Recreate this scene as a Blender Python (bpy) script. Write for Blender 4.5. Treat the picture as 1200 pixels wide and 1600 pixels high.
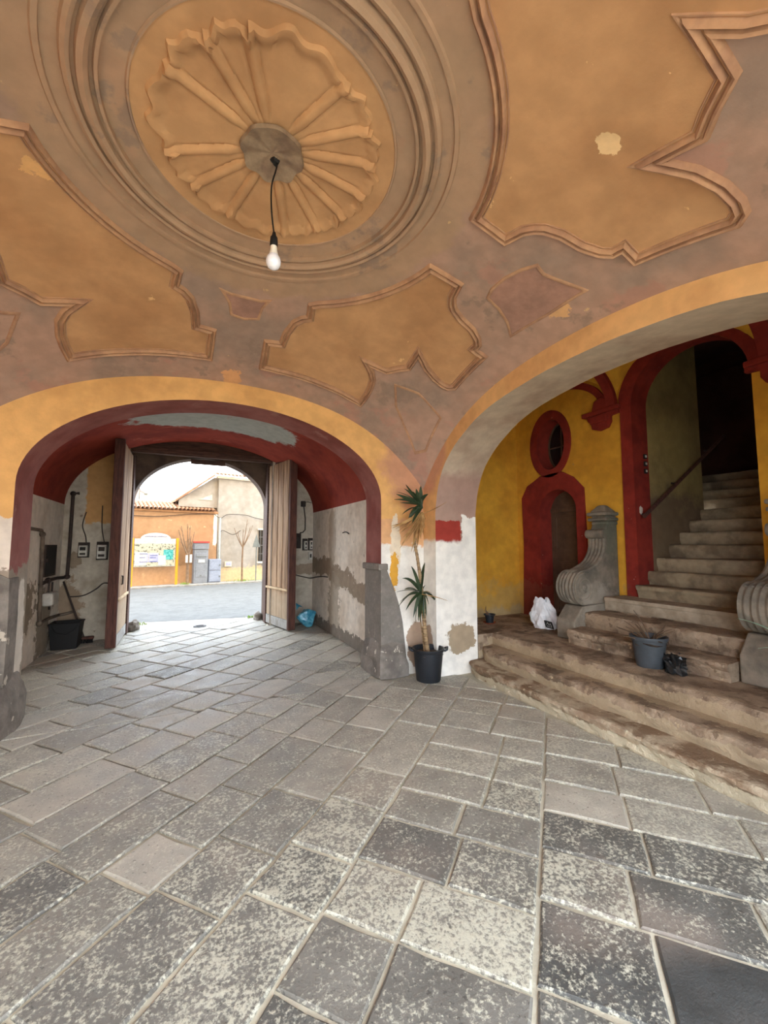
import bpy, bmesh, math, random
from mathutils import Vector, Matrix
from mathutils.geometry import tessellate_polygon, delaunay_2d_cdt
from math import sin, cos, pi, sqrt, radians, atan2, hypot, exp
for o in list(bpy.data.objects): bpy.data.objects.remove(o)
sc = bpy.context.scene; COL = sc.collection
R = random.Random(7)

# ------------------------------------------------------------------ camera, sky, exposure
cd = bpy.data.cameras.new('camera'); cam = bpy.data.objects.new('camera', cd); COL.objects.link(cam)
cd.sensor_fit = 'VERTICAL'; cd.sensor_height = 24; cd.sensor_width = 18; cd.lens = 640 / 1600 * 24
cd.clip_start = .02; cd.clip_end = 300
cam.location = (0, 0, 1.5); cam.rotation_euler = (radians(90 + 4.494), 0, radians(-25.666))
sc.camera = cam
vs = sc.view_settings
vs.view_transform = 'Standard'; vs.look = 'None'; vs.gamma = 1; vs.use_curve_mapping = False
vs.exposure = 1.95
w = bpy.data.worlds.new('overcast_sky'); sc.world = w; w.use_nodes = True
wn = w.node_tree; wn.nodes.clear()
def N(nt, t, **k):
    n = nt.nodes.new(t)
    for a, v in k.items(): setattr(n, a, v)
    return n
SKY = 3.1
wo = N(wn, 'ShaderNodeOutputWorld'); bg = N(wn, 'ShaderNodeBackground'); bg.inputs[1].default_value = SKY
tc = N(wn, 'ShaderNodeTexCoord'); mp = N(wn, 'ShaderNodeMapping'); mp.inputs['Scale'].default_value = (1, 1, 2.4)
nz = N(wn, 'ShaderNodeTexNoise'); nz.inputs['Scale'].default_value = 3.0; nz.inputs['Detail'].default_value = 5
rp = N(wn, 'ShaderNodeValToRGB')
rp.color_ramp.elements[0].position = .40; rp.color_ramp.elements[0].color = (.66, .79, .96, 1)
rp.color_ramp.elements[1].position = .60; rp.color_ramp.elements[1].color = (.94, .98, 1, 1)
wn.links.new(tc.outputs['Generated'], mp.inputs[0]); wn.links.new(mp.outputs[0], nz.inputs['Vector'])
wn.links.new(nz.outputs['Fac'], rp.inputs[0]); wn.links.new(rp.outputs[0], bg.inputs[0]); wn.links.new(bg.outputs[0], wo.inputs[0])

# ------------------------------------------------------------------ helpers
def S(r, g, b):
    f = lambda c: (c / 255 / 12.92) if c / 255 <= .04045 else ((c / 255 + .055) / 1.055) ** 2.4
    return (f(r), f(g), f(b), 1)

class Mat:
    """small node DSL: base colour varied by noise, then painted or worn patches (layers)"""
    def __init__(self, name, base, var=None, scale=5, vlo=.4, vhi=.65, rough=.9, bump=.15, bscale=60, layers=(), coords='world',
                 metallic=0, grain=None, spec=.3, bdist=.01, rvar=0):
        m = bpy.data.materials.new(name); m.use_nodes = True; self.m = m; nt = m.node_tree; self.nt = nt
        b = nt.nodes['Principled BSDF']; self.b = b
        b.inputs['Roughness'].default_value = rough; b.inputs['Metallic'].default_value = metallic
        b.inputs['Specular IOR Level'].default_value = spec
        if coords == 'world': P = N(nt, 'ShaderNodeNewGeometry').outputs['Position']
        else: P = N(nt, 'ShaderNodeTexCoord').outputs['Object']
        self.P = P
        if grain:                                   # stretched coordinates for wood grain
            g = N(nt, 'ShaderNodeMapping'); g.inputs['Scale'].default_value = grain; nt.links.new(P, g.inputs[0]); PG = g.outputs[0]
        else: PG = P
        col = self.rgb(base)
        if var:
            n = self.noise(PG, scale, 6); f = self.rng(n, vlo, vhi); col = self.mix(f, col, self.rgb(var))
        n2 = self.noise(PG, scale * 4.3, 4); col = self.mul(col, self.rng(n2, .3, .75, .88, 1.06))
        for L in layers: col = self.layer(col, L)
        nt.links.new(col, b.inputs['Base Color'])
        if rvar:
            nr = self.noise(P, 9, 4); nt.links.new(self.rng(nr, .3, .7, rough - rvar, rough + rvar), b.inputs['Roughness'])
        if bump:
            nb = self.noise(PG, bscale, 6, .65); nl = self.noise(PG, bscale * .12, 3)
            a = N(nt, 'ShaderNodeMath', operation='ADD'); nt.links.new(nb, a.inputs[0]); nt.links.new(nl, a.inputs[1])
            bp = N(nt, 'ShaderNodeBump'); bp.inputs['Strength'].default_value = bump; bp.inputs['Distance'].default_value = bdist
            nt.links.new(a.outputs[0], bp.inputs['Height']); nt.links.new(bp.outputs[0], b.inputs['Normal'])
    def rgb(self, c):
        n = N(self.nt, 'ShaderNodeRGB'); n.outputs[0].default_value = c; return n.outputs[0]
    def noise(self, P, s, d=4, r=.55, off=(0, 0, 0)):
        n = N(self.nt, 'ShaderNodeTexNoise'); n.inputs['Scale'].default_value = s; n.inputs['Detail'].default_value = d; n.inputs['Roughness'].default_value = r
        if off != (0, 0, 0):
            v = N(self.nt, 'ShaderNodeVectorMath', operation='ADD'); v.inputs[1].default_value = off; self.nt.links.new(P, v.inputs[0]); P = v.outputs[0]
        self.nt.links.new(P, n.inputs['Vector']); return n.outputs['Fac']
    def rng(self, v, a, b, c=0, d=1, smooth=True):
        n = N(self.nt, 'ShaderNodeMapRange'); n.interpolation_type = 'SMOOTHSTEP' if smooth else 'LINEAR'
        for i, x in enumerate((a, b, c, d)): n.inputs[i + 1].default_value = x
        self.nt.links.new(v, n.inputs[0]); return n.outputs[0]
    def mix(self, f, a, b):
        n = N(self.nt, 'ShaderNodeMix', data_type='RGBA'); self.nt.links.new(f, n.inputs[0]); self.nt.links.new(a, n.inputs[6]); self.nt.links.new(b, n.inputs[7]); return n.outputs[2]
    def mul(self, c, v):
        n = N(self.nt, 'ShaderNodeVectorMath', operation='SCALE'); self.nt.links.new(c, n.inputs[0]); self.nt.links.new(v, n.inputs['Scale']); return n.outputs[0]
    def math(self, op, a, b):
        n = N(self.nt, 'ShaderNodeMath', operation=op)
        for i, x in enumerate((a, b)):
            if isinstance(x, (int, float)): n.inputs[i].default_value = x
            else: self.nt.links.new(x, n.inputs[i])
        return n.outputs[0]
    def layer(self, col, L):
        kind = L.get('k', 'box'); nt = self.nt
        amp = L.get('amp', .25) * 2.3; ns = L.get('ns', 4) * 1.5; soft = L.get('soft', .03)
        nz = self.noise(self.P, ns / (1.5 if kind == 'noise' else 1), 6 if kind == 'noise' else 8, .62 if kind == 'noise' else .68, L.get('off', (0, 0, 0)))
        if kind == 'noise':                          # scattered chips: where the noise passes a level
            mask = self.rng(nz, L['lo'], L['lo'] + soft)
        else:
            s = N(nt, 'ShaderNodeVectorMath', operation='SUBTRACT'); s.inputs[1].default_value = L['c']; nt.links.new(self.P, s.inputs[0])
            d = N(nt, 'ShaderNodeVectorMath', operation='DIVIDE'); d.inputs[1].default_value = L['r']; nt.links.new(s.outputs[0], d.inputs[0])
            if kind == 'ell':
                l = N(nt, 'ShaderNodeVectorMath', operation='LENGTH'); nt.links.new(d.outputs[0], l.inputs[0]); dist = l.outputs['Value']
            else:
                a = N(nt, 'ShaderNodeVectorMath', operation='ABSOLUTE'); nt.links.new(d.outputs[0], a.inputs[0])
                x = N(nt, 'ShaderNodeSeparateXYZ'); nt.links.new(a.outputs[0], x.inputs[0])
                dist = self.math('MAXIMUM', self.math('MAXIMUM', x.outputs[0], x.outputs[1]), x.outputs[2])
            dn = self.math('ADD', dist, self.math('MULTIPLY', self.math('SUBTRACT', nz, .5), amp))
            mask = self.rng(dn, 1 - soft, 1 + soft, 1, 0)
        if L.get('amt', 1) < 1: mask = self.math('MULTIPLY', mask, L['amt'])
        c = self.rgb(L['col'])
        n2 = self.noise(self.P, L.get('cs', 9), 5); c = self.mul(c, self.rng(n2, .3, .7, .88, 1.06))
        return self.mix(mask, col, c)

def tag(o, label=None, cat=None, group=None, kind=None):
    if label: o['label'] = label
    if cat: o['category'] = cat
    if group: o['group'] = group
    if kind: o['kind'] = kind
    return o
def thing(name, loc, label, cat, group=None, rz=0):
    o = bpy.data.objects.new(name, None); COL.objects.link(o); o.location = loc; o.rotation_euler = (0, 0, rz); o.empty_display_size = .1
    return tag(o, label, cat, group)

class MB:
    def __init__(s): s.v = []; s.f = []
    def add(s, vs, fs):
        b = len(s.v); s.v += [tuple(v) for v in vs]; s.f += [tuple(i + b for i in f) for f in fs]; return s
    def box(s, x0, x1, y0, y1, z0, z1, M=None):
        c = [Vector((x, y, z)) for z in (z0, z1) for y in (y0, y1) for x in (x0, x1)]
        if M: c = [M @ v for v in c]
        return s.add(c, [(0, 2, 3, 1), (4, 5, 7, 6), (0, 1, 5, 4), (2, 6, 7, 3), (0, 4, 6, 2), (1, 3, 7, 5)])
    def tube(s, pts, r, n=8, cap=True, flat=1.0):
        pts = [Vector(p) for p in pts]; m = len(pts); rs = r if isinstance(r, (list, tuple)) else [r] * m
        vs = []; up = None
        for i, p in enumerate(pts):
            t = (pts[min(i + 1, m - 1)] - pts[max(i - 1, 0)]).normalized()
            if up is None:
                up = Vector((0, 0, 1)) if abs(t.z) < .9 else Vector((1, 0, 0))
            a = t.cross(up).normalized(); b = a.cross(t).normalized(); up = b
            for k in range(n):
                q = 2 * pi * k / n; vs.append(p + a * cos(q) * rs[i] + b * sin(q) * rs[i] * flat)
        fs = [(i * n + k, i * n + (k + 1) % n, (i + 1) * n + (k + 1) % n, (i + 1) * n + k) for i in range(m - 1) for k in range(n)]
        if cap: fs += [tuple(range(n - 1, -1, -1)), tuple(range((m - 1) * n, m * n))]
        return s.add(vs, fs)
    def lathe(s, prof, c=(0, 0, 0), n=24, M=None, closed=False):
        vs = []; m = len(prof); c = Vector(c)
        for r, z in prof:
            for k in range(n):
                q = 2 * pi * k / n; v = Vector((r * cos(q), r * sin(q), z)); vs.append((M @ v if M else v) + c)
        mm = m if closed else m - 1
        fs = [(i * n + k, i * n + (k + 1) % n, ((i + 1) % m) * n + (k + 1) % n, ((i + 1) % m) * n + k) for i in range(mm) for k in range(n)]
        if not closed:
            if prof[0][0] > 1e-4: fs.append(tuple(range(n - 1, -1, -1)))
            if prof[-1][0] > 1e-4: fs.append(tuple(range((m - 1) * n, m * n)))
        return s.add(vs, fs)
    def prism(s, loops, f0, f1):
        """loops: outer polygon, then holes (2D); f0, f1 map (a,b) to the near and the far face"""
        flat = [p for l in loops for p in l]
        tri = tessellate_polygon([[Vector((p[0], p[1], 0)) for p in l] for l in loops]); n = len(flat)
        s.add([f0(*p) for p in flat] + [f1(*p) for p in flat], [tuple(t) for t in tri] + [tuple(i + n for i in reversed(t)) for t in tri])
        for l in loops:
            k = len(l); s.add([f0(*p) for p in l] + [f1(*p) for p in l], [(i, (i + 1) % k, k + (i + 1) % k, k + i) for i in range(k)])
        return s
    def grid(s, fn, nu, nv):
        return s.add([fn(i / nu, j / nv) for j in range(nv + 1) for i in range(nu + 1)],
                     [(j * (nu + 1) + i, j * (nu + 1) + i + 1, (j + 1) * (nu + 1) + i + 1, (j + 1) * (nu + 1) + i) for j in range(nv) for i in range(nu)])
    def blob(s, c, r, seed=0, amp=.15, n=16, m=10, flat_bottom=None, freq=3.0):
        rr = random.Random(seed); ph = [(rr.uniform(0, 6.28), rr.uniform(-1, 1), rr.uniform(-1, 1), rr.uniform(-1, 1)) for _ in range(9)]
        vs = []
        for j in range(m + 1):
            t = pi * j / m
            for i in range(n):
                q = 2 * pi * i / n; d = Vector((sin(t) * cos(q), sin(t) * sin(q), cos(t)))
                k = 1 + amp * sum(sin(p[0] + freq * (p[1] * d.x + p[2] * d.y + p[3] * d.z) * 2.2) for p in ph) / 3
                v = Vector((d.x * r[0] * k, d.y * r[1] * k, d.z * r[2] * k)) + Vector(c)
                if flat_bottom is not None: v.z = max(v.z, flat_bottom)
                vs.append(v)
        return s.add(vs, [(j * n + i, j * n + (i + 1) % n, (j + 1) * n + (i + 1) % n, (j + 1) * n + i) for j in range(m) for i in range(n)])
    def build(s, name, mat, parent=None, smooth=False, kind=None, label=None, bevel=0, weld=True, local=False, sub=0):
        me = bpy.data.meshes.new(name); vs = s.v
        if parent is not None and not local:
            inv = wmat(parent).inverted(); vs = [tuple(inv @ Vector(v)) for v in vs]
        me.from_pydata(vs, [], s.f); me.update()
        bm = bmesh.new(); bm.from_mesh(me)
        if weld: bmesh.ops.remove_doubles(bm, verts=bm.verts, dist=1e-5)
        bmesh.ops.recalc_face_normals(bm, faces=bm.faces); bm.to_mesh(me); bm.free()
        o = bpy.data.objects.new(name, me); COL.objects.link(o)
        if parent is not None: o.parent = parent
        me.materials.append(mat.m if isinstance(mat, Mat) else mat)
        if smooth:
            for p in me.polygons: p.use_smooth = True
            try: me.set_sharp_from_angle(angle=radians(38))
            except Exception: pass
        if bevel:
            b = o.modifiers.new('bevel', 'BEVEL'); b.width = bevel; b.segments = 2; b.limit_method = 'ANGLE'
        if sub:
            b = o.modifiers.new('sub', 'SUBSURF'); b.levels = sub; b.render_levels = sub
        return tag(o, label, kind=kind)
def wmat(o):
    M = Matrix.LocRotScale(o.location, o.rotation_euler, o.scale)
    return wmat(o.parent) @ M if o.parent else M
def bez(a, b, c, n=8):
    a, b, c = Vector(a), Vector(b), Vector(c)
    return [(1 - t) ** 2 * a + 2 * t * (1 - t) * b + t * t * c for t in [i / n for i in range(n + 1)]]
def spline(pts, n=8):
    pts = [Vector(p) for p in pts]; out = []
    for i in range(len(pts) - 1):
        p0 = pts[max(i - 1, 0)]; p1 = pts[i]; p2 = pts[i + 1]; p3 = pts[min(i + 2, len(pts) - 1)]
        for k in range(n):
            t = k / n; out.append(.5 * (2 * p1 + (p2 - p0) * t + (2 * p0 - 5 * p1 + 4 * p2 - p3) * t * t + (3 * p1 - p0 - 3 * p2 + p3) * t ** 3))
    out.append(pts[-1]); return out
def lerp_curve(pts):
    def f(u):
        if u <= pts[0][0]: return pts[0][1]
        for (a, za), (b, zb) in zip(pts, pts[1:]):
            if u <= b: return za + (zb - za) * (u - a) / (b - a)
        return pts[-1][1]
    return f
def vnoise(seed):
    rr = random.Random(seed); T = [(rr.uniform(.6, 1.4), rr.uniform(.6, 1.4), rr.uniform(0, 6.28), rr.uniform(0, 6.28)) for _ in range(5)]
    def f(x, y, s=1.0):
        t = 0; a = 1; k = s
        for (p, q, u, v) in T: t += a * sin(p * k * x + u) * cos(q * k * y + v); a *= .6; k *= 1.9
        return t / 2.2
    return f

# ------------------------------------------------------------------ main measures (metres)
XL, XR, YB, YF = -1.83, 2.60, -.10, 4.30           # the vaulted bay
VX, VY, VZ = .371, 2.105, 3.599                    # crown of the vault
def zv(x, y):
    dx, dy = x - VX, y - VY
    u, v = (dx / 2.2) ** 2, (dy / 2.15) ** 2
    return VZ - .100 * dx * dx - .098 * dy * dy - .40 * (u * v) ** 2
def nv(x, y):
    e = 1e-3; gx = (zv(x + e, y) - zv(x - e, y)) / (2 * e); gy = (zv(x, y + e) - zv(x, y - e)) / (2 * e)
    return Vector((gx, gy, -1)).normalized()       # points down into the room
JX0, JX1 = -1.28, 2.03                             # front arch jambs
YP = 4.74                                          # back of the front arch
PX0, PX1 = -1.74, 2.24                             # passage walls
YG = 7.90                                          # gate wall
XS, YS = 4.80, 5.00                                # stair hall walls
YJ, XJ = 4.03, 3.18                                # right arch: jamb and back

# ------------------------------------------------------------------ materials
ORANGE = S(224, 158, 88); ORANGE_D = S(204, 138, 74); MAUVE = S(178, 130, 108); RED = S(140, 48, 38); WHITE = S(236, 229, 217); BARE = S(150, 132, 112)
STONE = S(132, 124, 115); YELLOW = S(222, 164, 54)
BIG = 99
m_vault = Mat('vault_paint', S(178, 144, 124), S(158, 134, 118), scale=2.2, bump=.12, layers=[
    dict(k='noise', lo=.56, soft=.05, ns=1.6, col=S(178, 134, 116), amt=.7),
    dict(k='ell', c=(VX - .03, VY - .03, 3), r=(1.15, 1.15, BIG), col=S(176, 144, 112), amp=.12, soft=.04, amt=.65),
    dict(k='noise', lo=.57, soft=.05, ns=2.3, off=(5, 3, 1), col=S(146, 124, 108), amt=.75),
    dict(k='ell', c=(2.35, 2.02, 3.2), r=(.10, .09, .2), col=S(216, 168, 118), amp=.9, ns=9),
    dict(k='ell', c=(1.62, 2.2, 3.2), r=(.09, .07, .2), col=S(208, 160, 116), amp=.9, ns=9),
    dict(k='ell', c=(.35, 4.22, 3.1), r=(.10, .10, .2), col=S(214, 160, 112), amp=.9, ns=9),
    dict(k='noise', lo=.70, soft=.02, ns=11, off=(2, 1, 6), col=S(214, 178, 130), amt=.7)])
m_panel = Mat('panel_paint', S(198, 152, 108), S(182, 136, 95), scale=1.6, bump=.1, layers=[
    dict(k='noise', lo=.70, soft=.015, ns=7, off=(1, 7, 3), col=S(232, 190, 136), amt=.8),
    dict(k='ell', c=(-.67, 2.57, 3.3), r=(.17, .07, .4), col=S(226, 176, 118), amp=1.1, ns=9),
    dict(k='ell', c=(1.68, 1.12, 3.3), r=(.06, .045, .3), col=S(232, 196, 146), amp=.6, ns=12),
    dict(k='ell', c=(1.45, 1.72, 3.3), r=(.08, .04, .3), col=S(228, 184, 130), amp=1., ns=12)])
m_shell = Mat('shell_paint', S(196, 152, 108), S(184, 140, 99), scale=2, bump=.08)
m_mould = Mat('moulding_paint', S(188, 146, 112), S(166, 126, 100), scale=5, bump=.1)
m_floret = Mat('floret_paint', S(150, 128, 104), S(128, 106, 88), scale=9, bump=.2)
m_front = Mat('front_wall_paint', S(226, 174, 108), S(212, 160, 98), scale=1.8, bump=.15, layers=[
    dict(k='ell', c=(2.62, 4.3, 2.5), r=(.55, .2, .62), col=S(196, 142, 116), amp=.5, ns=2.5, soft=.2, amt=.8),
    dict(c=(2.4, 4.3, 1.62), r=(.45, .3, .18), col=S(222, 170, 122), amp=.3),
    dict(c=(2.5, 4.3, .70), r=(.52, .3, .79), col=WHITE, amp=.16, ns=5),
    dict(k='ell', c=(2.22, 4.3, 1.5), r=(.07, .3, .32), col=S(232, 214, 186), amp=.6, ns=6),
    dict(k='ell', c=(2.20, 4.3, 1.20), r=(.055, .3, .22), col=S(218, 160, 60), amp=.9, ns=9),
    dict(k='ell', c=(2.49, 4.3, .32), r=(.13, .4, .27), col=S(168, 142, 120), amp=.5, ns=5),
    dict(c=(-1.7, 4.3, .65), r=(.6, .3, .68), col=S(150, 134, 118), amp=.18, ns=5),
    dict(c=(-1.7, 4.3, 1.5), r=(.6, .3, .22), col=S(214, 200, 184), amp=.5, ns=4)])
m_frontjamb = Mat('front_arch_paint', S(150, 92, 84), S(132, 70, 62), scale=2, bump=.1, layers=[
    dict(k='noise', lo=.58, soft=.1, ns=3, col=S(166, 118, 108), amt=.6),
    dict(c=(-1.28, 4.5, .5), r=(.1, .6, .82), col=S(150, 136, 120), amp=.3, ns=4),
    dict(k='ell', c=(-1.28, 4.62, .7), r=(.1, .1, .5), col=S(206, 196, 182), amp=.7, ns=5)])
m_right = Mat('right_wall_paint', S(226, 176, 116), S(214, 162, 106), scale=1.8, bump=.12, layers=[
    dict(k='ell', c=(2.6, 4.3, 2.7), r=(.3, .5, .62), col=S(196, 142, 116), amp=.3, ns=2.5, soft=.15, amt=.8),
    dict(c=(2.6, 4.2, .70), r=(.2, .4, .85), col=WHITE, amp=.05),
    dict(k='ell', c=(2.6, 4.2, .32), r=(.2, .1, .24), col=S(176, 150, 128), amp=.6)])
m_soffit = Mat('right_arch_soffit_paint', S(196, 176, 152), S(180, 156, 134), scale=2.2, bump=.12, layers=[
    dict(c=(2.9, 4.1, 1.9), r=(.7, .4, .42), col=S(166, 128, 116), amp=.3, ns=3, soft=.2, amt=.7),
    dict(c=(2.77, 4.03, 1.65), r=(.19, .2, .125), col=S(158, 58, 46), amp=.35, ns=6),
    dict(c=(2.9, 4.03, .7), r=(.6, .2, .83), col=WHITE, amp=.06, ns=5),
    dict(c=(3.14, 4.03, 1.65), r=(.17, .2, .19), col=WHITE, amp=.5, ns=5),
    dict(k='ell', c=(2.94, 4.03, .40), r=(.2, .3, .18), col=S(166, 146, 120), amp=.55, ns=5),
    dict(c=(2.9, .1, .7), r=(.6, .3, .9), col=WHITE, amp=.2)])
m_left = Mat('left_wall_paint', S(226, 162, 86), S(212, 146, 78), scale=1.8, layers=[dict(c=(-1.83, 2, .4), r=(.3, 5, .9), col=WHITE, amp=.3)])
m_pass = Mat('passage_wall_plaster', S(228, 216, 200), S(204, 188, 168), scale=2.5, vlo=.45, vhi=.75, bump=.3, layers=[
    dict(k='ell', c=(2.24, 5.3, .82), r=(.2, .55, .15), col=S(150, 132, 112), amp=1.2, ns=4),
    dict(k='ell', c=(2.24, 6.2, .95), r=(.2, .65, .16), col=S(150, 132, 112), amp=1.2, ns=4),
    dict(k='ell', c=(2.24, 7.3, 1.1), r=(.2, .9, .15), col=S(146, 128, 108), amp=1.1, ns=4),
    dict(k='ell', c=(2.24, 6.6, .5), r=(.2, .3, .6), col=S(160, 146, 128), amp=1.2, ns=3, amt=.8),
    dict(k='ell', c=(2.24, 6.7, 1.6), r=(.2, .2, .5), col=S(180, 164, 144), amp=.6, ns=3, amt=.6),
    dict(c=(2.24, 6.3, .05), r=(.2, 2, .12), col=S(128, 118, 106), amp=1.4, ns=6),
    dict(k='noise', lo=.66, soft=.02, ns=8, off=(3, 3, 3), col=S(176, 158, 140), amt=.8),
    dict(k='ell', c=(-1.74, 6.3, .75), r=(.2, .5, .35), col=S(140, 126, 108), amp=1.4, ns=4),
    dict(k='ell', c=(-1.74, 7.2, .35), r=(.2, .35, .5), col=S(150, 136, 118), amp=1.3, ns=4)])
m_gatewall = Mat('gate_wall_plaster', S(184, 172, 154), S(154, 141, 122), scale=3, vlo=.45, vhi=.75, bump=.3, layers=[  # base toned down so the plaster colour carries the dimness of the corner
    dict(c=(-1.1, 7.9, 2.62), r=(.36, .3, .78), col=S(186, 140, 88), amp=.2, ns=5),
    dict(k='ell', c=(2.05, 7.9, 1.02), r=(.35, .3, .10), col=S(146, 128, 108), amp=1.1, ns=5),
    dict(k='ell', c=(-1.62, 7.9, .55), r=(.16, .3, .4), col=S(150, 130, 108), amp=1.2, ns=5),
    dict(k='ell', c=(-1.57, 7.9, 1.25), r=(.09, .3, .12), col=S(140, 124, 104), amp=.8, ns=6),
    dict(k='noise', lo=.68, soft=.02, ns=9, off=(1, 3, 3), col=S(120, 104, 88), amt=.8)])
m_passvault = Mat('passage_vault_paint', S(150, 58, 42), S(128, 44, 32), scale=2, bump=.15, layers=[
    dict(k='ell', c=(.35, 6.25, 3.3), r=(1.15, .66, 2), col=S(176, 180, 174), amp=.35, ns=2.5, soft=.06),
    dict(k='noise', lo=.62, soft=.08, ns=2.2, off=(4, 0, 2), col=S(176, 92, 72), amt=.6)])
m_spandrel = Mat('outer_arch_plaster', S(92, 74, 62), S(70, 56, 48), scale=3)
m_yellow = Mat('yellow_wall_paint', YELLOW, S(208, 148, 46), scale=1.8, bump=.15, layers=[
    dict(c=(4.3, 5, .25), r=(3, 6, .62), col=S(186, 150, 84), amp=.9, ns=4, soft=.25, amt=.75),
    dict(c=(4.3, 5, .30), r=(3, 6, .22), col=S(176, 152, 112), amp=.9, ns=5, soft=.2, amt=.8),
    dict(k='noise', lo=.68, soft=.02, ns=9, col=S(168, 132, 70), amt=.6)])
m_red = Mat('red_trim_paint', S(140, 46, 34), S(120, 36, 28), scale=3, bump=.15, coords='world', layers=[
    dict(k='noise', lo=.715, soft=.012, ns=16, col=S(214, 196, 176)),
    dict(c=(4.8, 4.2, .45), r=(1, 3, .5), col=S(122, 62, 46), amp=1, ns=4, amt=.6)])
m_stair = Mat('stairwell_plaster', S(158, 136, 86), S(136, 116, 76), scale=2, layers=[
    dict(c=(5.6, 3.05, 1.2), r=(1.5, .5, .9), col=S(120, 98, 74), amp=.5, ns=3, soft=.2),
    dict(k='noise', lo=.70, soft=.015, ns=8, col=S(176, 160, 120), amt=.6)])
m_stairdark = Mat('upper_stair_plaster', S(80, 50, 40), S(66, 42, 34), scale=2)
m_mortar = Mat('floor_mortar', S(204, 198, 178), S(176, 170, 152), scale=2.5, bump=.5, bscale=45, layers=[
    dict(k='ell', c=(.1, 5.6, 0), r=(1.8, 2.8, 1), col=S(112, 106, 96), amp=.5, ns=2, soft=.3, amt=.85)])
m_stone = Mat('grey_stone', STONE, S(124, 117, 108), scale=6, bump=.6, bscale=70, coords='obj', layers=[dict(k='noise', lo=.62, soft=.05, ns=14, col=S(160, 150, 136), amt=.7)])
m_guard = Mat('rough_guard_stone', S(134, 125, 115), S(108, 100, 92), scale=5, bump=.8, bscale=40, coords='obj', layers=[dict(k='noise', lo=.62, soft=.04, ns=9, col=S(196, 184, 166), amt=.8)])
m_volute = Mat('volute_stone', S(140, 128, 112), S(112, 104, 92), scale=5, bump=.4, bscale=80, coords='world', layers=[
    dict(k='ell', c=(4.4, 3.25, .72), r=(.3, .2, .32), col=S(168, 156, 140), amp=.8, ns=5, soft=.25, amt=.8),
    dict(k='ell', c=(4.7, 3.25, 1.6), r=(.16, .3, .3), col=S(96, 100, 84), amp=.8, ns=5, soft=.3, amt=.7)])
m_step = Mat('worn_step_stone', S(172, 150, 126), S(132, 110, 90), scale=4.5, bump=.8, bscale=38, bdist=.02, layers=[
    dict(k='noise', lo=.55, soft=.08, ns=5, off=(2, 2, 0), col=S(176, 152, 124), amt=.7),
    dict(k='noise', lo=.60, soft=.05, ns=10, off=(7, 2, 0), col=S(112, 92, 74), amt=.75),
    dict(k='noise', lo=.52, soft=.09, ns=2.6, off=(1, 8, 0), col=S(96, 78, 62), amt=.7),
    dict(c=(3.2, 1.8, .165), r=(.09, 9, .055), col=S(196, 176, 144), amp=1.5, ns=5, amt=.6),
    dict(c=(3.42, 1.8, .305), r=(.10, 9, .06), col=S(192, 170, 136), amp=1.5, ns=5, amt=.5),
    dict(k='noise', lo=.66, soft=.03, ns=17, off=(7, 5, 0), col=S(206, 184, 148), amt=.7)])
m_step1 = Mat('first_step_stone', S(190, 172, 146), S(156, 132, 108), scale=4.5, bump=.8, bscale=38, bdist=.02, layers=[
    dict(k='noise', lo=.48, soft=.10, ns=4, off=(2, 2, 0), col=S(124, 98, 74), amt=.85),
    dict(c=(2.94, 1.8, .02), r=(.09, 9, .05), col=S(208, 194, 166), amp=1.3, ns=5, amt=.85),
    dict(k='noise', lo=.64, soft=.04, ns=14, off=(7, 5, 0), col=S(216, 200, 168), amt=.8)])
m_landing = Mat('landing_stone', S(176, 160, 138), S(150, 134, 112), scale=5, bump=.3)
m_upstep = Mat('upper_step_stone', S(160, 143, 116), S(120, 104, 83), scale=4, bump=.5, bscale=40)
m_gatewood = Mat('weathered_gate_wood', S(178, 146, 114), S(136, 106, 80), scale=1.6, rough=.8, bump=.4, bscale=30, coords='obj', grain=(6, 6, .8), layers=[
    dict(c=(.6, 0, .2), r=(3, 3, .42), col=S(168, 150, 126), amp=.5, ns=5, soft=.3, amt=.7)])
m_gateedge = Mat('dark_gate_frame_wood', S(92, 58, 48), S(70, 44, 38), scale=3, rough=.8, bump=.3, coords='obj', grain=(12, 12, 1.5))
m_framewood = Mat('gate_frame_wood', S(88, 62, 52), S(64, 46, 40), scale=3, rough=.8, bump=.3, coords='obj', grain=(1.5, 12, 12))
m_zinc = Mat('gate_foot_plate', S(160, 158, 154), S(134, 130, 124), scale=6, rough=.6, coords='obj')
m_door = Mat('brown_door_paint', S(98, 74, 56), S(80, 60, 46), scale=4, rough=.6, bump=.2)
m_glass = Mat('dark_glass', S(24, 24, 24), rough=.15, bump=0, spec=.5)
m_blackpl = Mat('black_plastic', S(40, 42, 46), S(30, 32, 36), scale=5, rough=.45, bump=.05, coords='obj')
m_potgrey = Mat('grey_pot_plastic', S(74, 78, 82), S(60, 64, 68), scale=5, rough=.5, bump=.05, coords='obj')
m_soil = Mat('potting_soil', S(84, 70, 58), S(58, 48, 40), scale=20, bump=1, bscale=60, coords='obj')
m_leaf = Mat('yucca_leaf', S(56, 72, 44), S(38, 52, 32), scale=9, rough=.5, bump=.05, coords='obj', spec=.5)
m_dryleaf = Mat('dry_leaf', S(190, 150, 96), S(150, 110, 66), scale=9, rough=.8, coords='obj')
m_bark = Mat('plant_bark', S(168, 140, 104), S(120, 96, 70), scale=14, bump=.5, bscale=60, coords='obj', grain=(1, 1, 4))
m_twig = Mat('dry_twig', S(110, 88, 68), S(80, 64, 50), scale=9, coords='obj')
m_agave = Mat('agave_leaf', S(150, 176, 150), S(120, 150, 126), scale=7, rough=.5, coords='obj')
m_terra = Mat('terracotta', S(168, 92, 60), S(140, 74, 48), scale=8, coords='obj')
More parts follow.
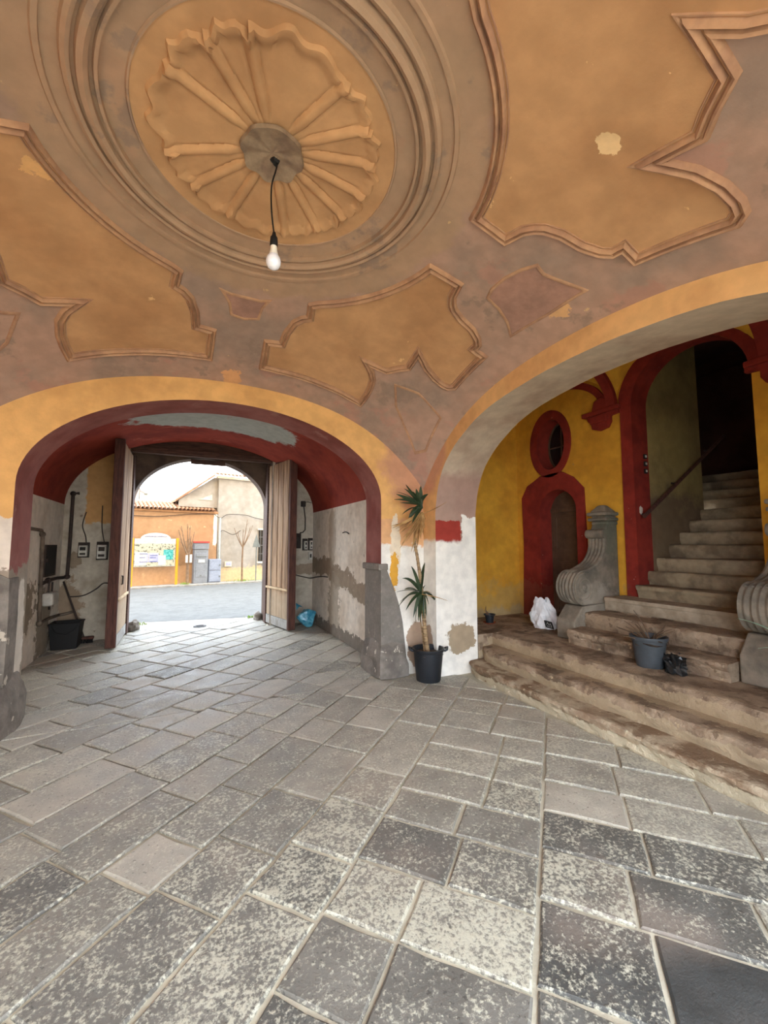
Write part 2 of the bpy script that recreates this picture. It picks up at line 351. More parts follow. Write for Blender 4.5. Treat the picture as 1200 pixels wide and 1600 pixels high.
m_whitebag = Mat('white_plastic_bag', S(226, 224, 224), rough=.4, bump=.25, bscale=18, coords='obj', spec=.5)
m_bluebag = Mat('blue_plastic_bag', S(44, 122, 150), S(96, 168, 188), scale=14, rough=.25, bump=.3, bscale=16, coords='obj', spec=.6)
m_blacksack = Mat('black_plastic_scrap', S(30, 30, 30), rough=.35, bump=.3, bscale=20, coords='obj', spec=.5)
m_pipe = Mat('painted_pipe', S(112, 98, 84), S(84, 72, 62), scale=6, rough=.7)
m_pipedark = Mat('dark_pipe', S(62, 50, 44), S(48, 40, 36), scale=6, rough=.7)
m_cable = Mat('dark_cable', S(58, 50, 46), rough=.7, bump=0)
m_meterboard = Mat('meter_board', S(60, 52, 46), S(48, 42, 38), scale=6)
m_meterwhite = Mat('meter_case', S(196, 190, 178), S(176, 168, 154), scale=6, rough=.5, bump=.05)
m_black = Mat('matt_black', S(26, 25, 25), rough=.6, bump=0)
m_bulb = Mat('bulb_glass', S(236, 234, 238), rough=.2, bump=0, spec=.6)
m_bulbbase = Mat('bulb_collar', S(230, 222, 206), rough=.4, bump=0)
m_asphalt = Mat('asphalt', S(94, 94, 92), S(86, 86, 84), scale=3, bump=.3, bscale=90)
m_kerb = Mat('kerb_concrete', S(150, 146, 138), S(126, 122, 116), scale=4)
m_house = Mat('orange_house_render', S(166, 130, 96), S(156, 121, 88), scale=1.2, coords='obj', layers=[
    dict(c=(-1, 0, .2), r=(6, 5, .5), col=S(190, 150, 112), amp=.4, ns=3, amt=.8),
    dict(k='noise', lo=.62, soft=.05, ns=4, col=S(206, 168, 128), amt=.6),
    dict(c=(1.08, 0, 2.1), r=(.12, 5, .62), col=S(226, 214, 196), amp=.4, ns=5)])
m_whitehouse = Mat('white_house_render', S(158, 151, 141), S(146, 138, 127), scale=1.2, coords='obj', layers=[
    dict(c=(2.5, 0, .2), r=(6, 6, .36), col=S(196, 172, 128), amp=.9, ns=4, soft=.15, amt=.8)])
m_tile = Mat('roof_tile_clay', S(146, 104, 78), S(162, 128, 98), scale=5, coords='obj')
m_cornice = Mat('house_cornice', S(164, 122, 86), S(150, 112, 78), scale=3, coords='obj')
m_eave = Mat('white_cornice', S(214, 200, 178), S(200, 184, 160), scale=3, coords='obj')
m_orangepost = Mat('orange_post_paint', S(224, 150, 40), rough=.5, bump=0, coords='obj')
m_greyboard = Mat('board_backing', S(176, 184, 180), S(160, 168, 164), scale=5, coords='obj')
m_paper = Mat('white_paper', S(190, 189, 186), S(178, 177, 172), scale=9, bump=.05, coords='obj')
m_paperblue = Mat('bluish_paper', S(166, 168, 192), S(152, 156, 184), scale=9, bump=0, coords='obj')
m_teal = Mat('teal_poster', S(50, 140, 140), S(96, 168, 164), scale=20, vlo=.48, vhi=.52, bump=0, coords='obj')
m_torn = Mat('torn_posters', S(176, 172, 152), S(96, 98, 88), scale=14, vlo=.56, vhi=.62, bump=.1, coords='obj', layers=[
    dict(k='noise', lo=.60, soft=.02, ns=22, col=S(96, 104, 96), amt=.7)])
m_ink = Mat('poster_ink', S(84, 88, 140), rough=.8, bump=0)
m_cabgrey = Mat('cabinet_grey_paint', S(128, 132, 138), S(118, 122, 128), scale=4, rough=.5, bump=0, coords='obj')
m_cabblue = Mat('low_cabinet_paint', S(140, 148, 164), S(128, 136, 152), scale=4, rough=.5, bump=0, coords='obj')
m_cabred = Mat('cabinet_red_band', S(206, 66, 60), rough=.5, bump=0)
m_treebark = Mat('bare_tree_bark', S(128, 104, 82), S(104, 84, 66), scale=8, coords='obj')
m_signback = Mat('sign_back_grey', S(112, 116, 112), S(96, 100, 98), scale=6, rough=.5, coords='obj')
m_grille = Mat('iron_grille', S(86, 82, 78), rough=.6, bump=0)
m_weed = Mat('weed_green', S(120, 150, 70), S(150, 160, 90), scale=12, coords='obj')
m_roof = Mat('roof_slab', S(120, 104, 90), S(100, 88, 76), scale=3)

# floor slab material: tone comes from the object (worn pale stone to dark basalt)
def slab_material():
    M = Mat('basalt_paving', (0.5, .5, .5, 1), rough=.55, bump=0, spec=.38); nt = M.nt
    at = N(nt, 'ShaderNodeAttribute', attribute_type='OBJECT', attribute_name='tone'); tone = at.outputs['Fac']
    at2 = N(nt, 'ShaderNodeAttribute', attribute_type='OBJECT', attribute_name='dust'); dust = at2.outputs['Fac']
    base = M.mix(tone, M.rgb(S(190, 183, 168)), M.rgb(S(64, 66, 66)))
    n1 = M.noise(M.P, 5, 5); base = M.mul(base, M.rng(n1, .25, .75, .78, 1.14))
    nw = M.noise(M.P, 1.3, 3); base = M.mix(M.math('MULTIPLY', M.rng(nw, .5, .7), .3), base, M.rgb(S(178, 160, 144)))
    fine = M.noise(M.P, 54, 8, .72); mid = M.noise(M.P, 9, 4, .6, (3, 1, 0))
    f = M.math('ADD', M.math('MULTIPLY', fine, .72), M.math('MULTIPLY', mid, .28))
    f = M.math('ADD', f, M.math('MULTIPLY', M.math('SUBTRACT', dust, .5), .34))
    base = M.mix(M.math('MULTIPLY', M.rng(f, .485, .60), .9), base, M.rgb(S(200, 197, 178)))
    pits = M.noise(M.P, 48, 4, .6, (9, 4, 0)); base = M.mix(M.math('MULTIPLY', M.rng(pits, .60, .68), .55), base, M.rgb(S(48, 46, 44)))
    nt.links.new(base, M.b.inputs['Base Color'])
    nt.links.new(M.rng(n1, .3, .7, .42, .68), M.b.inputs['Roughness'])
    hb = M.math('ADD', M.math('MULTIPLY', f, 1.2), M.math('MULTIPLY', mid, .6))
    bp = N(nt, 'ShaderNodeBump'); bp.inputs['Strength'].default_value = .55; bp.inputs['Distance'].default_value = .012
    nt.links.new(hb, bp.inputs['Height']); nt.links.new(bp.outputs[0], M.b.inputs['Normal'])
    return M
m_slab = slab_material()

# ------------------------------------------------------------------ STRUCTURE: floor with its paving slabs
fl = MB().box(-2.6, 3.6, -7, 9.0, -.25, -.012).build('floor', m_mortar, kind='structure')
TH = radians(42); CU = Vector((cos(TH), sin(TH))); CV = Vector((-sin(TH), cos(TH)))
def clip(poly, conv):
    out = poly
    for i in range(len(conv)):
        a, b = conv[i], conv[(i + 1) % len(conv)]; inp = out; out = []
        side = lambda p: (b[0] - a[0]) * (p[1] - a[1]) - (b[1] - a[1]) * (p[0] - a[0])
        for j in range(len(inp)):
            p, q = inp[j], inp[(j + 1) % len(inp)]; sp, sq = side(p), side(q)
            if sp >= 0: out.append(p)
            if (sp >= 0) != (sq >= 0):
                t = sp / (sp - sq); out.append((p[0] + (q[0] - p[0]) * t, p[1] + (q[1] - p[1]) * t))
        if not out: return []
    return out
def area(p): return .5 * sum(p[i][0] * p[(i + 1) % len(p)][1] - p[(i + 1) % len(p)][0] * p[i][1] for i in range(len(p)))
REG = [[(-1.82, .35), (3.0, .35), (2.95, 4.02), (2.59, 4.02), (2.59, 4.20), (-1.82, 4.20)],
       [(-1.24, 4.20), (2.0, 4.20), (2.0, 4.76), (-1.24, 4.76)],
       [(-1.73, 4.76), (2.23, 4.76), (2.23, 7.89), (-1.73, 7.89)],
       [(-.86, 7.89), (1.40, 7.89), (1.40, 8.95), (-.86, 9.0)]]
REG[0] = [(-1.82, .35), (3.0, .35), (2.92, 4.02), (2.6, 4.20), (-1.82, 4.20)]
DARK = {(1.84, -.5): (.98, .12), (2.02, .69): (.82, .45), (2.02, .3): (.75, .55), (2.38, -.02): (.85, .5), (2.12, -.15): (.75, .6), (2.14, -.55): (.85, .42), (2.46, -.62): (.82, .5),
        (1.55, 1.1): (.8, .62), (1.2, 1.1): (.7, .6), (1.45, 1.45): (.7, .55), (1.0, 1.45): (.72, .5), (1.75, .75): (.6, .65), (1.7, .3): (.6, .7), (2.75, .2): (.65, .6), (2.8, -.3): (.55, .6), (1.9, 1.1): (.62, .6)}
slabs = []
def add_slab(u0, u1, v0, v1):
    cu, cv = (u0 + u1) / 2, (v0 + v1) / 2; g = .006
    poly = [(CU * u + CV * v) for u, v in ((u0 + g, v0 + g), (u1 - g, v0 + g), (u1 - g, v1 - g), (u0 + g, v1 - g))]
    poly = [(p.x, p.y) for p in poly]
    for rg in REG:
        q = clip(poly, rg)
        if len(q) >= 3 and area(q) > .012: slabs.append((q, cu, cv))
# courses beyond v = .92 run along u
v = .92; rows = [.36, .37, .32, .31, .34, .36]; i = 0
while v < 8.6:
    h = rows[i] if i < len(rows) else R.uniform(.29, .38)
    u = -2.2 + R.uniform(0, .5); seams = []
    if i == 0: pts = [1.53, 1.85, 2.25, 2.62]; u = .75
    elif i == 1: pts = [1.39, 1.75, 2.2]; u = .6
    elif i == 2: pts = [1.36, 1.65, 2.1]; u = .8
    else: pts = []
    us = [-1.6 + R.uniform(0, .4)]
    while us[-1] < 8.6: us.append(us[-1] + R.uniform(.36, .66))
    if pts:
        us = [a for a in us if a < pts[0] - .3] + pts + [a for a in us if a > pts[-1] + .3]
    for a, b in zip(us, us[1:]): add_slab(a, b, v, v + h)
    v += h; i += 1
# nearer courses run along v, in two blocks
for (va, vb, ul) in ((.10, .92, [.55, .9, 1.25, 1.57, 1.89, 2.22, 2.5, 2.8, 3.12, 3.45, 3.8, 4.12, 4.45, 4.8, 5.1]), (-2.6, .10, [.5, .85, 1.2, 1.6, 1.98, 2.30, 2.61, 2.93, 3.28, 3.6, 3.95, 4.3])):
    for k, (a, b) in enumerate(zip(ul, ul[1:])):
        if va > 0: cuts = [.10, {3: .59, 4: .48, 5: .52, 6: .42}.get(k, R.uniform(.4, .62)), .92]
        else:
            first = {2: -.25, 3: -.31, 4: -.27, 5: -.38}.get(k, R.uniform(-.45, -.25)); cuts = [.10, first]
            if k == 3: cuts.append(-1.0)
            while cuts[-1] > -2.5: cuts.append(cuts[-1] - R.uniform(.4, .6))
            cuts = cuts[::-1]
        for c, d in zip(cuts, cuts[1:]): add_slab(a, b, c, d)
slabs.sort(key=lambda s: hypot(sum(p[0] for p in s[0]) / len(s[0]), sum(p[1] for p in s[0]) / len(s[0])))
def slab_mesh(mb, q, rr):
    n = len(q); ring = []
    for i in range(n):
        a, b = Vector(q[i]), Vector(q[(i + 1) % n]); L = (b - a).length; k = max(1, min(5, int(L / .11)))
        nrm = Vector((b - a)[:]).normalized(); nrm = Vector((-nrm.y, nrm.x))
        for j in range(k):
            jit = rr.uniform(0, .009) if j else 0.004
            ring.append(a.lerp(b, j / k) + nrm * jit)
    c = sum(ring, Vector((0, 0))) / len(ring); m = len(ring)
    h = rr.uniform(-.002, .004); tx, ty = rr.uniform(-.006, .006), rr.uniform(-.006, .006)
    z = lambda p: h + (p.x - c.x) * tx + (p.y - c.y) * ty
    vs = [(p.x, p.y, -.03) for p in ring] + [(p.x, p.y, z(p) - .006) for p in ring]
    for p in ring:
        d = (c - p); pp = p + d.normalized() * min(.009, d.length * .3); vs.append((pp.x, pp.y, z(pp)))
    fs = [(i, (i + 1) % m, m + (i + 1) % m, m + i) for i in range(m)] + [(m + i, m + (i + 1) % m, 2 * m + (i + 1) % m, 2 * m + i) for i in range(m)] + [tuple(range(2 * m, 3 * m))]
    mb.add(vs, fs); return c
rest = MB()
for k, (q, cu, cv) in enumerate(slabs):
    rr = random.Random(k * 13 + 5)
    if k < 290:
        mb = MB(); c = slab_mesh(mb, q, rr); o = mb.build('paving_slab', m_slab, fl, weld=False)
        near = max(0, min(1, 1 - (c.length - 1.7) / 2.0)); xr = max(0, min(1, (c.x - 1.2) / 1.2))
        o['tone'] = min(1., max(0., rr.uniform(.12, .42) + near * rr.uniform(.25, .6) + (.35 if rr.random() < .08 else 0)))  # near slabs darker: basalt's own tone plus a dimmer foreground put into it
        o['dust'] = rr.uniform(.40, .54) + .02 * near + .06 * xr
        if c.y > 7.6: o['tone'] = rr.uniform(.4, .6); o['dust'] = .38
        if rr.random() < .12 and c.y < 7.6: o['tone'] = .12; o['dust'] = .40
        best = min(DARK, key=lambda d: hypot(d[0] - cu, d[1] - cv))
        if hypot(best[0] - cu, best[1] - cv) < .17: o['tone'], o['dust'] = DARK[best]
    else: slab_mesh(rest, q, rr)
if rest.v:
    o = rest.build('far_paving', m_slab, fl, weld=False, kind='stuff'); o['tone'] = .3; o['dust'] = .45

# courtyard ground behind the camera and street in front
MB().box(-14, 14, -26, -7, -.25, -.012).build('floor_courtyard', m_mortar, kind='structure')
MB().box(-14, -2.6, -7, -1.04, -.25, -.012).box(3.6, 14, -7, -1.04, -.25, -.012).build('floor_courtyard_sides', m_mortar, kind='structure')
# ------------------------------------------------------------------ STRUCTURE: walls of the bay
def arch_wall(name, mat, axis, c0, c1, u0, u1, o0, o1, curve, ztop, soffit, curve2=None, nsoff=1, z0=-.02):
    """wall normal to axis between planes c0, c1, with one opening o0..o1 whose head is curve(u)"""
    us = [u0, o0] + [o0 + (o1 - o0) * (.5 - .5 * cos(pi * i / 48)) for i in range(1, 48)] + [o1, u1]
    P = (lambda u, c, z: (c, u, z)) if axis == 'x' else (lambda u, c, z: (u, c, z))
    curve2 = curve2 or curve; f = MB(); s = MB()
    for i, (a, b) in enumerate(zip(us, us[1:])):
        inside = a >= o0 - 1e-9 and b <= o1 + 1e-9
        for c, cf in ((c0, curve), (c1, curve2)):
            la, lb = (cf(a), cf(b)) if inside else (z0, z0)
            f.add([P(a, c, la), P(b, c, lb), P(b, c, ztop), P(a, c, ztop)], [(0, 1, 2, 3)])
        f.add([P(a, c0, ztop), P(b, c0, ztop), P(b, c1, ztop), P(a, c1, ztop)], [(0, 1, 2, 3)])
        if inside:
            s.add([P(a, c0, curve(a)), P(b, c0, curve(b)), P(b, c1, curve2(b)), P(a, c1, curve2(a))], [(0, 1, 2, 3)])
    for u in (o0, o1): s.add([P(u, c0, z0), P(u, c0, curve(u)), P(u, c1, curve2(u)), P(u, c1, z0)], [(0, 1, 2, 3)])
    for u in (u0, u1): f.add([P(u, c0, z0), P(u, c0, ztop), P(u, c1, ztop), P(u, c1, z0)], [(0, 1, 2, 3)])
    o = f.build(name, mat, kind='structure')
    s.build('arch_soffit', soffit, o, smooth=True)
    return o
def ell(c, a, zs, b): return lambda u: zs + b * sqrt(max(0, 1 - ((u - c) / a) ** 2))
fc = ell(.375, 1.655, 2.0, .92)
wf = arch_wall('wall_front', m_front, 'y', YF, YP, -2.6, 3.3, JX0, JX1, fc, 3.9, m_frontjamb)
RC = [(0, 2.92), (.3, 2.915), (.6, 2.885), (.8, 2.86), (1.0, 2.82), (1.2, 2.755), (1.33, 2.69), (1.5, 2.60), (1.62, 2.51), (1.72, 2.42), (1.80, 2.31), (1.86, 2.18), (1.90, 2.05), (1.93, 1.86)]
rcf = lerp_curve(RC)
wr = arch_wall('wall_right', m_right, 'x', XR, XJ, YB - .9, YF + .02, 2.1 - 1.93, 2.1 + 1.93, lambda u: rcf(abs(u - 2.1)), 3.9, m_soffit, lambda u: rcf(abs(u - 2.1)) + .05 * max(0, 1 - (abs(u - 2.1) / 1.93) ** 4))
wb = arch_wall('wall_back', m_left, 'y', YB, YB - .9, -2.6, 3.3, -1.74, 2.50, ell(.38, 2.12, 2.1, .92), 3.9, m_frontjamb)  # unseen back arch; opening and depth sized for the daylight they admit
MB().box(-2.3, XL, YB - .3, YF + .1, -.02, 3.9).build('wall_left', m_left, kind='structure')
# stone pier and guard stones of the front arch
pier = [(2.02, 0), (2.02, 1.22), (2.09, 1.22), (2.15, 1.08), (2.21, .93), (2.26, .78), (2.30, .6), (2.33, .35), (2.37, 0)]
pr = MB().prism([pier], lambda a, b: (a, YF - .015, b), lambda a, b: (a, YP + .01, b))
pr.build('stone_pier', m_stone, wf)
MB().box(1.985, 2.105, YF - .035, YP + .02, 1.20, 1.275).build('pier_capital', m_stone, wf, bevel=.012)
nzf = vnoise(4)
def lump(name, x0, x1, y0, y1, z1, seed, parent, mat):
    f = vnoise(seed); mb = MB(); n = 40; m = 14; cx, cy = (x0 + x1) / 2, (y0 + y1) / 2
    def fn(i, j):
        q = 2 * pi * i; t = j; k = (1 - t ** 3 * .45) if t < .85 else (1 - .85 ** 3 * .45) * (1 - (t - .85) / .15)
        c, s = cos(q), sin(q); e = 1 / max(abs(c), abs(s)) ** .7
        p = Vector((cx + (x1 - x0) / 2 * c * e * k, cy + (y1 - y0) / 2 * s * e * k, z1 * min(1, t / .85)))
        d = .028 * f(p.x + p.z, p.y - p.z, 9); return p + Vector((c * d, s * d, d * .5 if t > .1 else 0))
    return mb.grid(fn, n, m).build(name, mat, parent, smooth=True)
lump('guard_stone', 1.965, 2.37, 4.20, 4.80, .40, 3, wf, m_guard)
lump('guard_stone', -1.82, -1.20, 4.10, 4.78, .44, 8, wf, m_guard)
MB().prism([[(-1.83, 0), (-1.83, 1.30), (-1.6, 1.27), (-1.4, 1.30), (-1.27, 1.22), (-1.262, .9), (-1.268, 0)]], lambda a, b: (a, YF - .012, b), lambda a, b: (a, YF + .2, b)).build('stone_pier', m_guard, wf)

# ------------------------------------------------------------------ STRUCTURE: vault
def vp(x, y, h=0): return Vector((x, y, zv(x, y))) + nv(x, y) * h
ce = MB().grid(lambda i, j: Vector((XL - .1 + (XR - XL + .2) * i, YB - .08 + (YF - YB + .16) * j, zv(XL - .1 + (XR - XL + .2) * i, YB - .08 + (YF - YB + .16) * j))), 72, 72).build('ceiling', m_vault, kind='structure', smooth=True)
MB().box(-2.6, 3.35, -1.2, 4.8, 3.9, 4.05).build('ceiling_roof_slab', m_roof, kind='structure')
Q = [(1.13, .25), (1.37, .245), (1.40, .366), (1.435, .42), (1.475, .458), (1.57, .50), (1.70, .525), (1.80, .575), (1.845, .625), (1.845, .69), (1.955, .69),
     (1.965, .95), (1.972, 1.16), (1.93, 1.205), (1.87, 1.217), (1.77, 1.205), (1.65, 1.16), (1.50, 1.055), (1.512, 1.255), (1.44, 1.325), (1.355, 1.425), (1.145, 1.437),
     (1.235, 1.52), (1.285, 1.60), (1.308, 1.73), (1.305, 1.84), (1.288, 1.945), (1.02, 1.925), (.64, 1.912), (.24, 1.918), (.23, 1.608), (.358, 1.585), (.368, 1.44), (.41, 1.30), (.46, 1.235), (.513, 1.20), (.49, 1.068)]
a0, a1 = atan2(1.068, .49), atan2(.25, 1.13); ARC = [(1.16 * cos(a0 + (a1 - a0) * i / 16), 1.16 * sin(a0 + (a1 - a0) * i / 16)) for i in range(1, 16)]
Q = Q + ARC
def densify(P, d=.06, closed=True):
    out = []; n = len(P)
    for i in range(n if closed else n - 1):
        a, b = Vector(P[i]), Vector(P[(i + 1) % n]); k = max(1, int((b - a).length / d))
        out += [tuple(a.lerp(b, j / k)) for j in range(k)]
    if not closed: out.append(tuple(P[-1]))
    return out
def inside(p, P):
    c = False; n = len(P)
    for i in range(n):
        a, b = P[i], P[(i + 1) % n]
        if (a[1] > p[1]) != (b[1] > p[1]) and p[0] < (b[0] - a[0]) * (p[1] - a[1]) / (b[1] - a[1]) + a[0]: c = not c
    return c
def vault_patch(name, P, h, mat, parent):
    P = densify(P, .07); n = len(P); x0, x1 = min(p[0] for p in P), max(p[0] for p in P); y0, y1 = min(p[1] for p in P), max(p[1] for p in P)
    ins = []
    x = x0 + .05
    while x < x1:
        y = y0 + .05
        while y < y1:
            if inside((x, y), P) and min(hypot(x - p[0], y - p[1]) for p in P) > .035: ins.append((x, y))
            y += .1
        x += .1
    vs, es, fs, *_ = delaunay_2d_cdt([Vector(p) for p in P + ins], [(i, (i + 1) % n) for i in range(n)], [], 1, 1e-5)
    mb = MB(); mb.add([vp(v.x, v.y, h) for v in vs], [tuple(f) for f in fs])
    return mb.build(name, mat, parent, smooth=True, weld=False)
def vault_moulding(name, P, prof, mat, parent, closed=True, d=.06):
    P = [Vector(p) for p in densify(P, d, closed)]; n = len(P); m = len(prof); vs = []
    for i in range(n):
        p = P[i]; a = P[i - 1] if (closed or i) else p; b = P[(i + 1) % n] if (closed or i < n - 1) else p
        t1 = (p - a).normalized() if (p - a).length > 1e-9 else (b - p).normalized(); t2 = (b - p).normalized() if (b - p).length > 1e-9 else t1
        n1, n2 = Vector((-t1.y, t1.x)), Vector((-t2.y, t2.x)); mi = n1 + n2
        if mi.length < 1e-6: mi = n1
        mi.normalize(); k = min(1 / max(.25, mi.dot(n1)), 2.6)
        for s, h in prof: q = p + mi * s * k; vs.append(vp(q.x, q.y, h))
    fs = [(i * m + j, ((i + 1) % n) * m + j, ((i + 1) % n) * m + j + 1, i * m + j + 1) for i in range(n if closed else n - 1) for j in range(m - 1)]
    return MB().add(vs, fs).build(name, mat, parent, smooth=True, weld=False)
PROF = [(-.032, -.004), (-.027, .016), (-.018, .026), (-.009, .020), (-.004, .003), (.003, .003), (.007, .022), (.015, .030), (.023, .020), (.027, .004), (.032, .004), (.035, .010), (.040, .010), (.043, -.004)]
for sx in (1, -1):
    for sy in (1, -1):
        pts = [(VX + sx * a, VY + sy * b) for a, b in Q]
        if sx * sy < 0: pts = pts[::-1]
        lim = lambda p: (min(max(p[0], XL + .02), XR - .02), min(max(p[1], YB + .02), YF - .02))
        pts = [lim(p) for p in pts]
        vault_patch('painted_panel', pts, .004, m_panel, ce)
        vault_moulding('panel_moulding', pts, PROF, m_mould, ce)
# medallion rings
MC = (VX - .03, VY - .03)
def circ(r, n=120): return [(MC[0] + r * cos(2 * pi * i / n), MC[1] + r * sin(2 * pi * i / n)) for i in range(n)]
vault_moulding('medallion_moulding', circ(.83), [(-.065, -.003), (-.06, .022), (-.045, .034), (-.030, .028), (-.026, .010), (-.014, .010), (-.010, .042), (.012, .052), (.03, .040), (.035, .012), (.048, .012), (.052, .030), (.066, .030), (.070, -.003)][::-1], m_vault, ce, d=.2)
vault_moulding('medallion_fillet', circ(.965), [(-.016, -.003), (-.010, .014), (.010, .014), (.016, -.003)], m_vault, ce, d=.2)
vault_patch('medallion_field', circ(.655, 90), .006, m_shell, ce)
vault_moulding('medallion_edge', circ(.655), [(-.008, .002), (-.004, .012), (.004, .012), (.010, -.003)], m_vault, ce, d=.2)
# scalloped shell rosette
RID = [radians(a) for a in (-156, -131, -111, -64, -40, -19, 26, 48, 71, 108, 134, 157)]
RID[6:6] = [radians(4)]
def shell_h(q, r):
    # find lobe
    n = len(RID)
    for i in range(n):
        a, b = RID[i], RID[(i + 1) % n] + (2 * pi if i == n - 1 else 0); qq = q
        if qq < RID[0]: qq += 2 * pi
        if a <= qq <= b:
            t = (qq - a) / (b - a); wdt = (b - a)
            edge = .540 + .045 * sin(pi * t) ** .6 * min(1, wdt / .5) - .020 * abs(sin(2.5 * pi * t)) + .014 * cos(2 * pi * t * 3) * (1 if wdt > .55 else .4)
            da = min((qq - a), (b - qq)) * r
            fade = min(1, max(0, (r - .155) / .07)); wr_ = .012 + .013 * fade
            ridge = fade * .014 * sqrt(max(0, 1 - (da / wr_) ** 2))
            groove = -fade * .007 * exp(-((da - wr_ - .004) / .006) ** 2)
            dish = -.010 * sin(pi * t) * (r - .15) / .4
            return edge, .018 + ridge + groove + dish
    return .55, .018
vs = []; nq, nr = 360, 16
for i in range(nq):
    q = -pi + 2 * pi * i / nq
    edge, _ = shell_h(q, .4)
    for j in range(nr + 3):
        if j <= nr:
            r = .15 + (edge - .15) * j / nr; h = shell_h(q, r)[1]
            if j >= nr - 1: h += .016
        else: r = edge + (.006 if j == nr + 1 else .010); h = .016 if j == nr + 1 else .004
        x, y = MC[0] + r * cos(q), MC[1] + r * sin(q); vs.append(vp(x, y, h))
M_ = nr + 3
fs = [(i * M_ + j, ((i + 1) % nq) * M_ + j, ((i + 1) % nq) * M_ + j + 1, i * M_ + j + 1) for i in range(nq) for j in range(M_ - 1)]
ro = MB().add(vs, fs).build('shell_rosette', m_shell, ce, smooth=True)
vs = []; nq, nr = 144, 12
for i in range(nq):
    q = 2 * pi * i / nq; lob = .5 + .5 * cos(8 * q); edge = .150 + .014 * lob
    for j in range(nr + 2):
        r = edge * min(j, nr) / nr + (.004 if j > nr else 0); t = min(1, r / edge)
        h = .030 + .024 * t * t - .010 * (1 - lob) * t + (-.02 if j > nr else 0)
        x, y = MC[0] + r * cos(q), MC[1] + r * sin(q); vs.append(vp(x, y, h))
M_ = nr + 2
fs = [(i * M_ + j, ((i + 1) % nq) * M_ + j, ((i + 1) % nq) * M_ + j + 1, i * M_ + j + 1) for i in range(nq) for j in range(M_ - 1)]
MB().add(vs, fs).build('floret', m_floret, ro, smooth=True)
# small sunk ornaments between the panels
OPROF = [(-.014, -.004), (-.009, .008), (0, .011), (.009, .008), (.014, -.004)]
m_orn = Mat('sunk_ornament_paint', S(172, 132, 114), S(156, 120, 104), scale=4)
orn = [[(-.19, 1.165), (-.12, 1.185), (.1, 1.185), (.165, 1.16), (.125, 1.25), (.115, 1.375), (.0, 1.41), (-.10, 1.39), (-.125, 1.27)],
       [(1.60, .20), (1.57, .12), (1.57, -.02), (1.60, -.15), (1.64, -.24), (1.72, -.22), (1.80, -.25), (1.98, -.33), (1.99, .0), (1.965, .355), (1.85, .27), (1.72, .22)]]
for o_ in orn:
    for s in (1, -1):
        pts = [(VX + a, VY + s * b) if o_ is orn[0] else (VX + s * a, VY + b) for a, b in o_]
        if s < 0: pts = pts[::-1]
        vault_patch('ornament_field', pts, .003, m_orn, ce)
        vault_moulding('ornament_edge', pts, OPROF, m_mould, ce)
co = [(1.50, 1.52), (1.62, 1.74), (1.80, 1.88), (2.02, 2.02), (2.10, 1.92), (2.06, 1.54), (1.90, 1.50), (1.74, 1.46)]
for sx, sy in ((1, 1), (-1, 1), (1, -1), (-1, -1)):
    pts = [(VX + sx * a, VY + sy * b) for a, b in co]
    if sx * sy > 0: pts = pts[::-1]
    vault_moulding('ornament_edge', pts, OPROF, m_mould, ce)

# ------------------------------------------------------------------ STRUCTURE: carriage passage and gate wall
MB().box(PX1, 3.0, YP - .05, 8.5, -.02, 3.9).build('wall_passage_right', m_pass, kind='structure')
YZ = lambda x: (lambda a, b: (x, a, b))
wpl = MB().prism([[(YP - .05, -.02), (8.5, -.02), (8.5, 3.9), (YP - .05, 3.9)]], YZ(PX0), YZ(PX0 - .6)).build('wall_passage_left', m_pass, kind='structure')
gate_top = lambda x: 3.16 + .19 * sqrt(max(0, 1 - ((x - .25) / 1.22) ** 2))
GX0, GX1 = -.90, 1.44
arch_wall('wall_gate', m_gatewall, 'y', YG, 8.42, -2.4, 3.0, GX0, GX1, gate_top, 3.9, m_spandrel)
oa = ell(.265, 1.155, 2.22, .90)
arch_wall('wall_street', m_spandrel, 'y', 8.42, 8.74, -2.4, 3.0, GX0 + .01, GX1 - .02, oa, 4.6, m_spandrel)
pvz = lambda x: 2.12 + 1.20 * sqrt(max(0, 1 - ((x - .25) / 1.99) ** 2))
vs = []
for j in range(13):
    y = YP - .02 + (YG + .04 - YP) * j / 12
    for i in range(49):
        x = .25 - 1.99 * cos(pi * i / 48); vs.append((x, y, pvz(x)))
fs = [(j * 49 + i, j * 49 + i + 1, (j + 1) * 49 + i + 1, (j + 1) * 49 + i) for j in range(12) for i in range(48)]
MB().add(vs, fs).build('ceiling_passage', m_passvault, kind='structure', smooth=True)
MB().box(-2.4, 3.0, 4.7, 8.5, 3.9, 4.05).build('ceiling_passage_slab', m_roof, kind='structure')
# gate frame: transom, tympanum, posts
gf = thing('wooden_portal', (.27, 8.05, 0), 'dark wooden portal with a curved head panel around the street opening', 'portal')
us = [GX0 + (GX1 - GX0) * i / 24 for i in range(25)]
MB().prism([[(u, 3.16) for u in us] + [(u, gate_top(u) - .004) for u in reversed(us)]], lambda a, b: (a, 8.03, b), lambda a, b: (a, 8.07, b)).build('head_panel', m_framewood, gf)
MB().box(GX0 + .004, GX1 - .004, 7.97, 8.12, 3.09, 3.17).build('transom', m_framewood, gf, bevel=.008)
MB().box(GX0 + .004, GX1 - .004, 7.985, 8.11, 3.065, 3.09).build('transom_bead', m_framewood, gf, bevel=.004)
MB().box(GX0 + .002, GX0 + .045, 8.16, 8.40, 0, 3.065).build('post', m_framewood, gf)
MB().box(GX1 - .045, GX1 - .002, 8.16, 8.40, 0, 3.065).build('post', m_framewood, gf)
MB().box(.02, .62, 8.36, 8.41, 3.0, 3.09).build('stop_block', m_framewood, gf, bevel=.01)

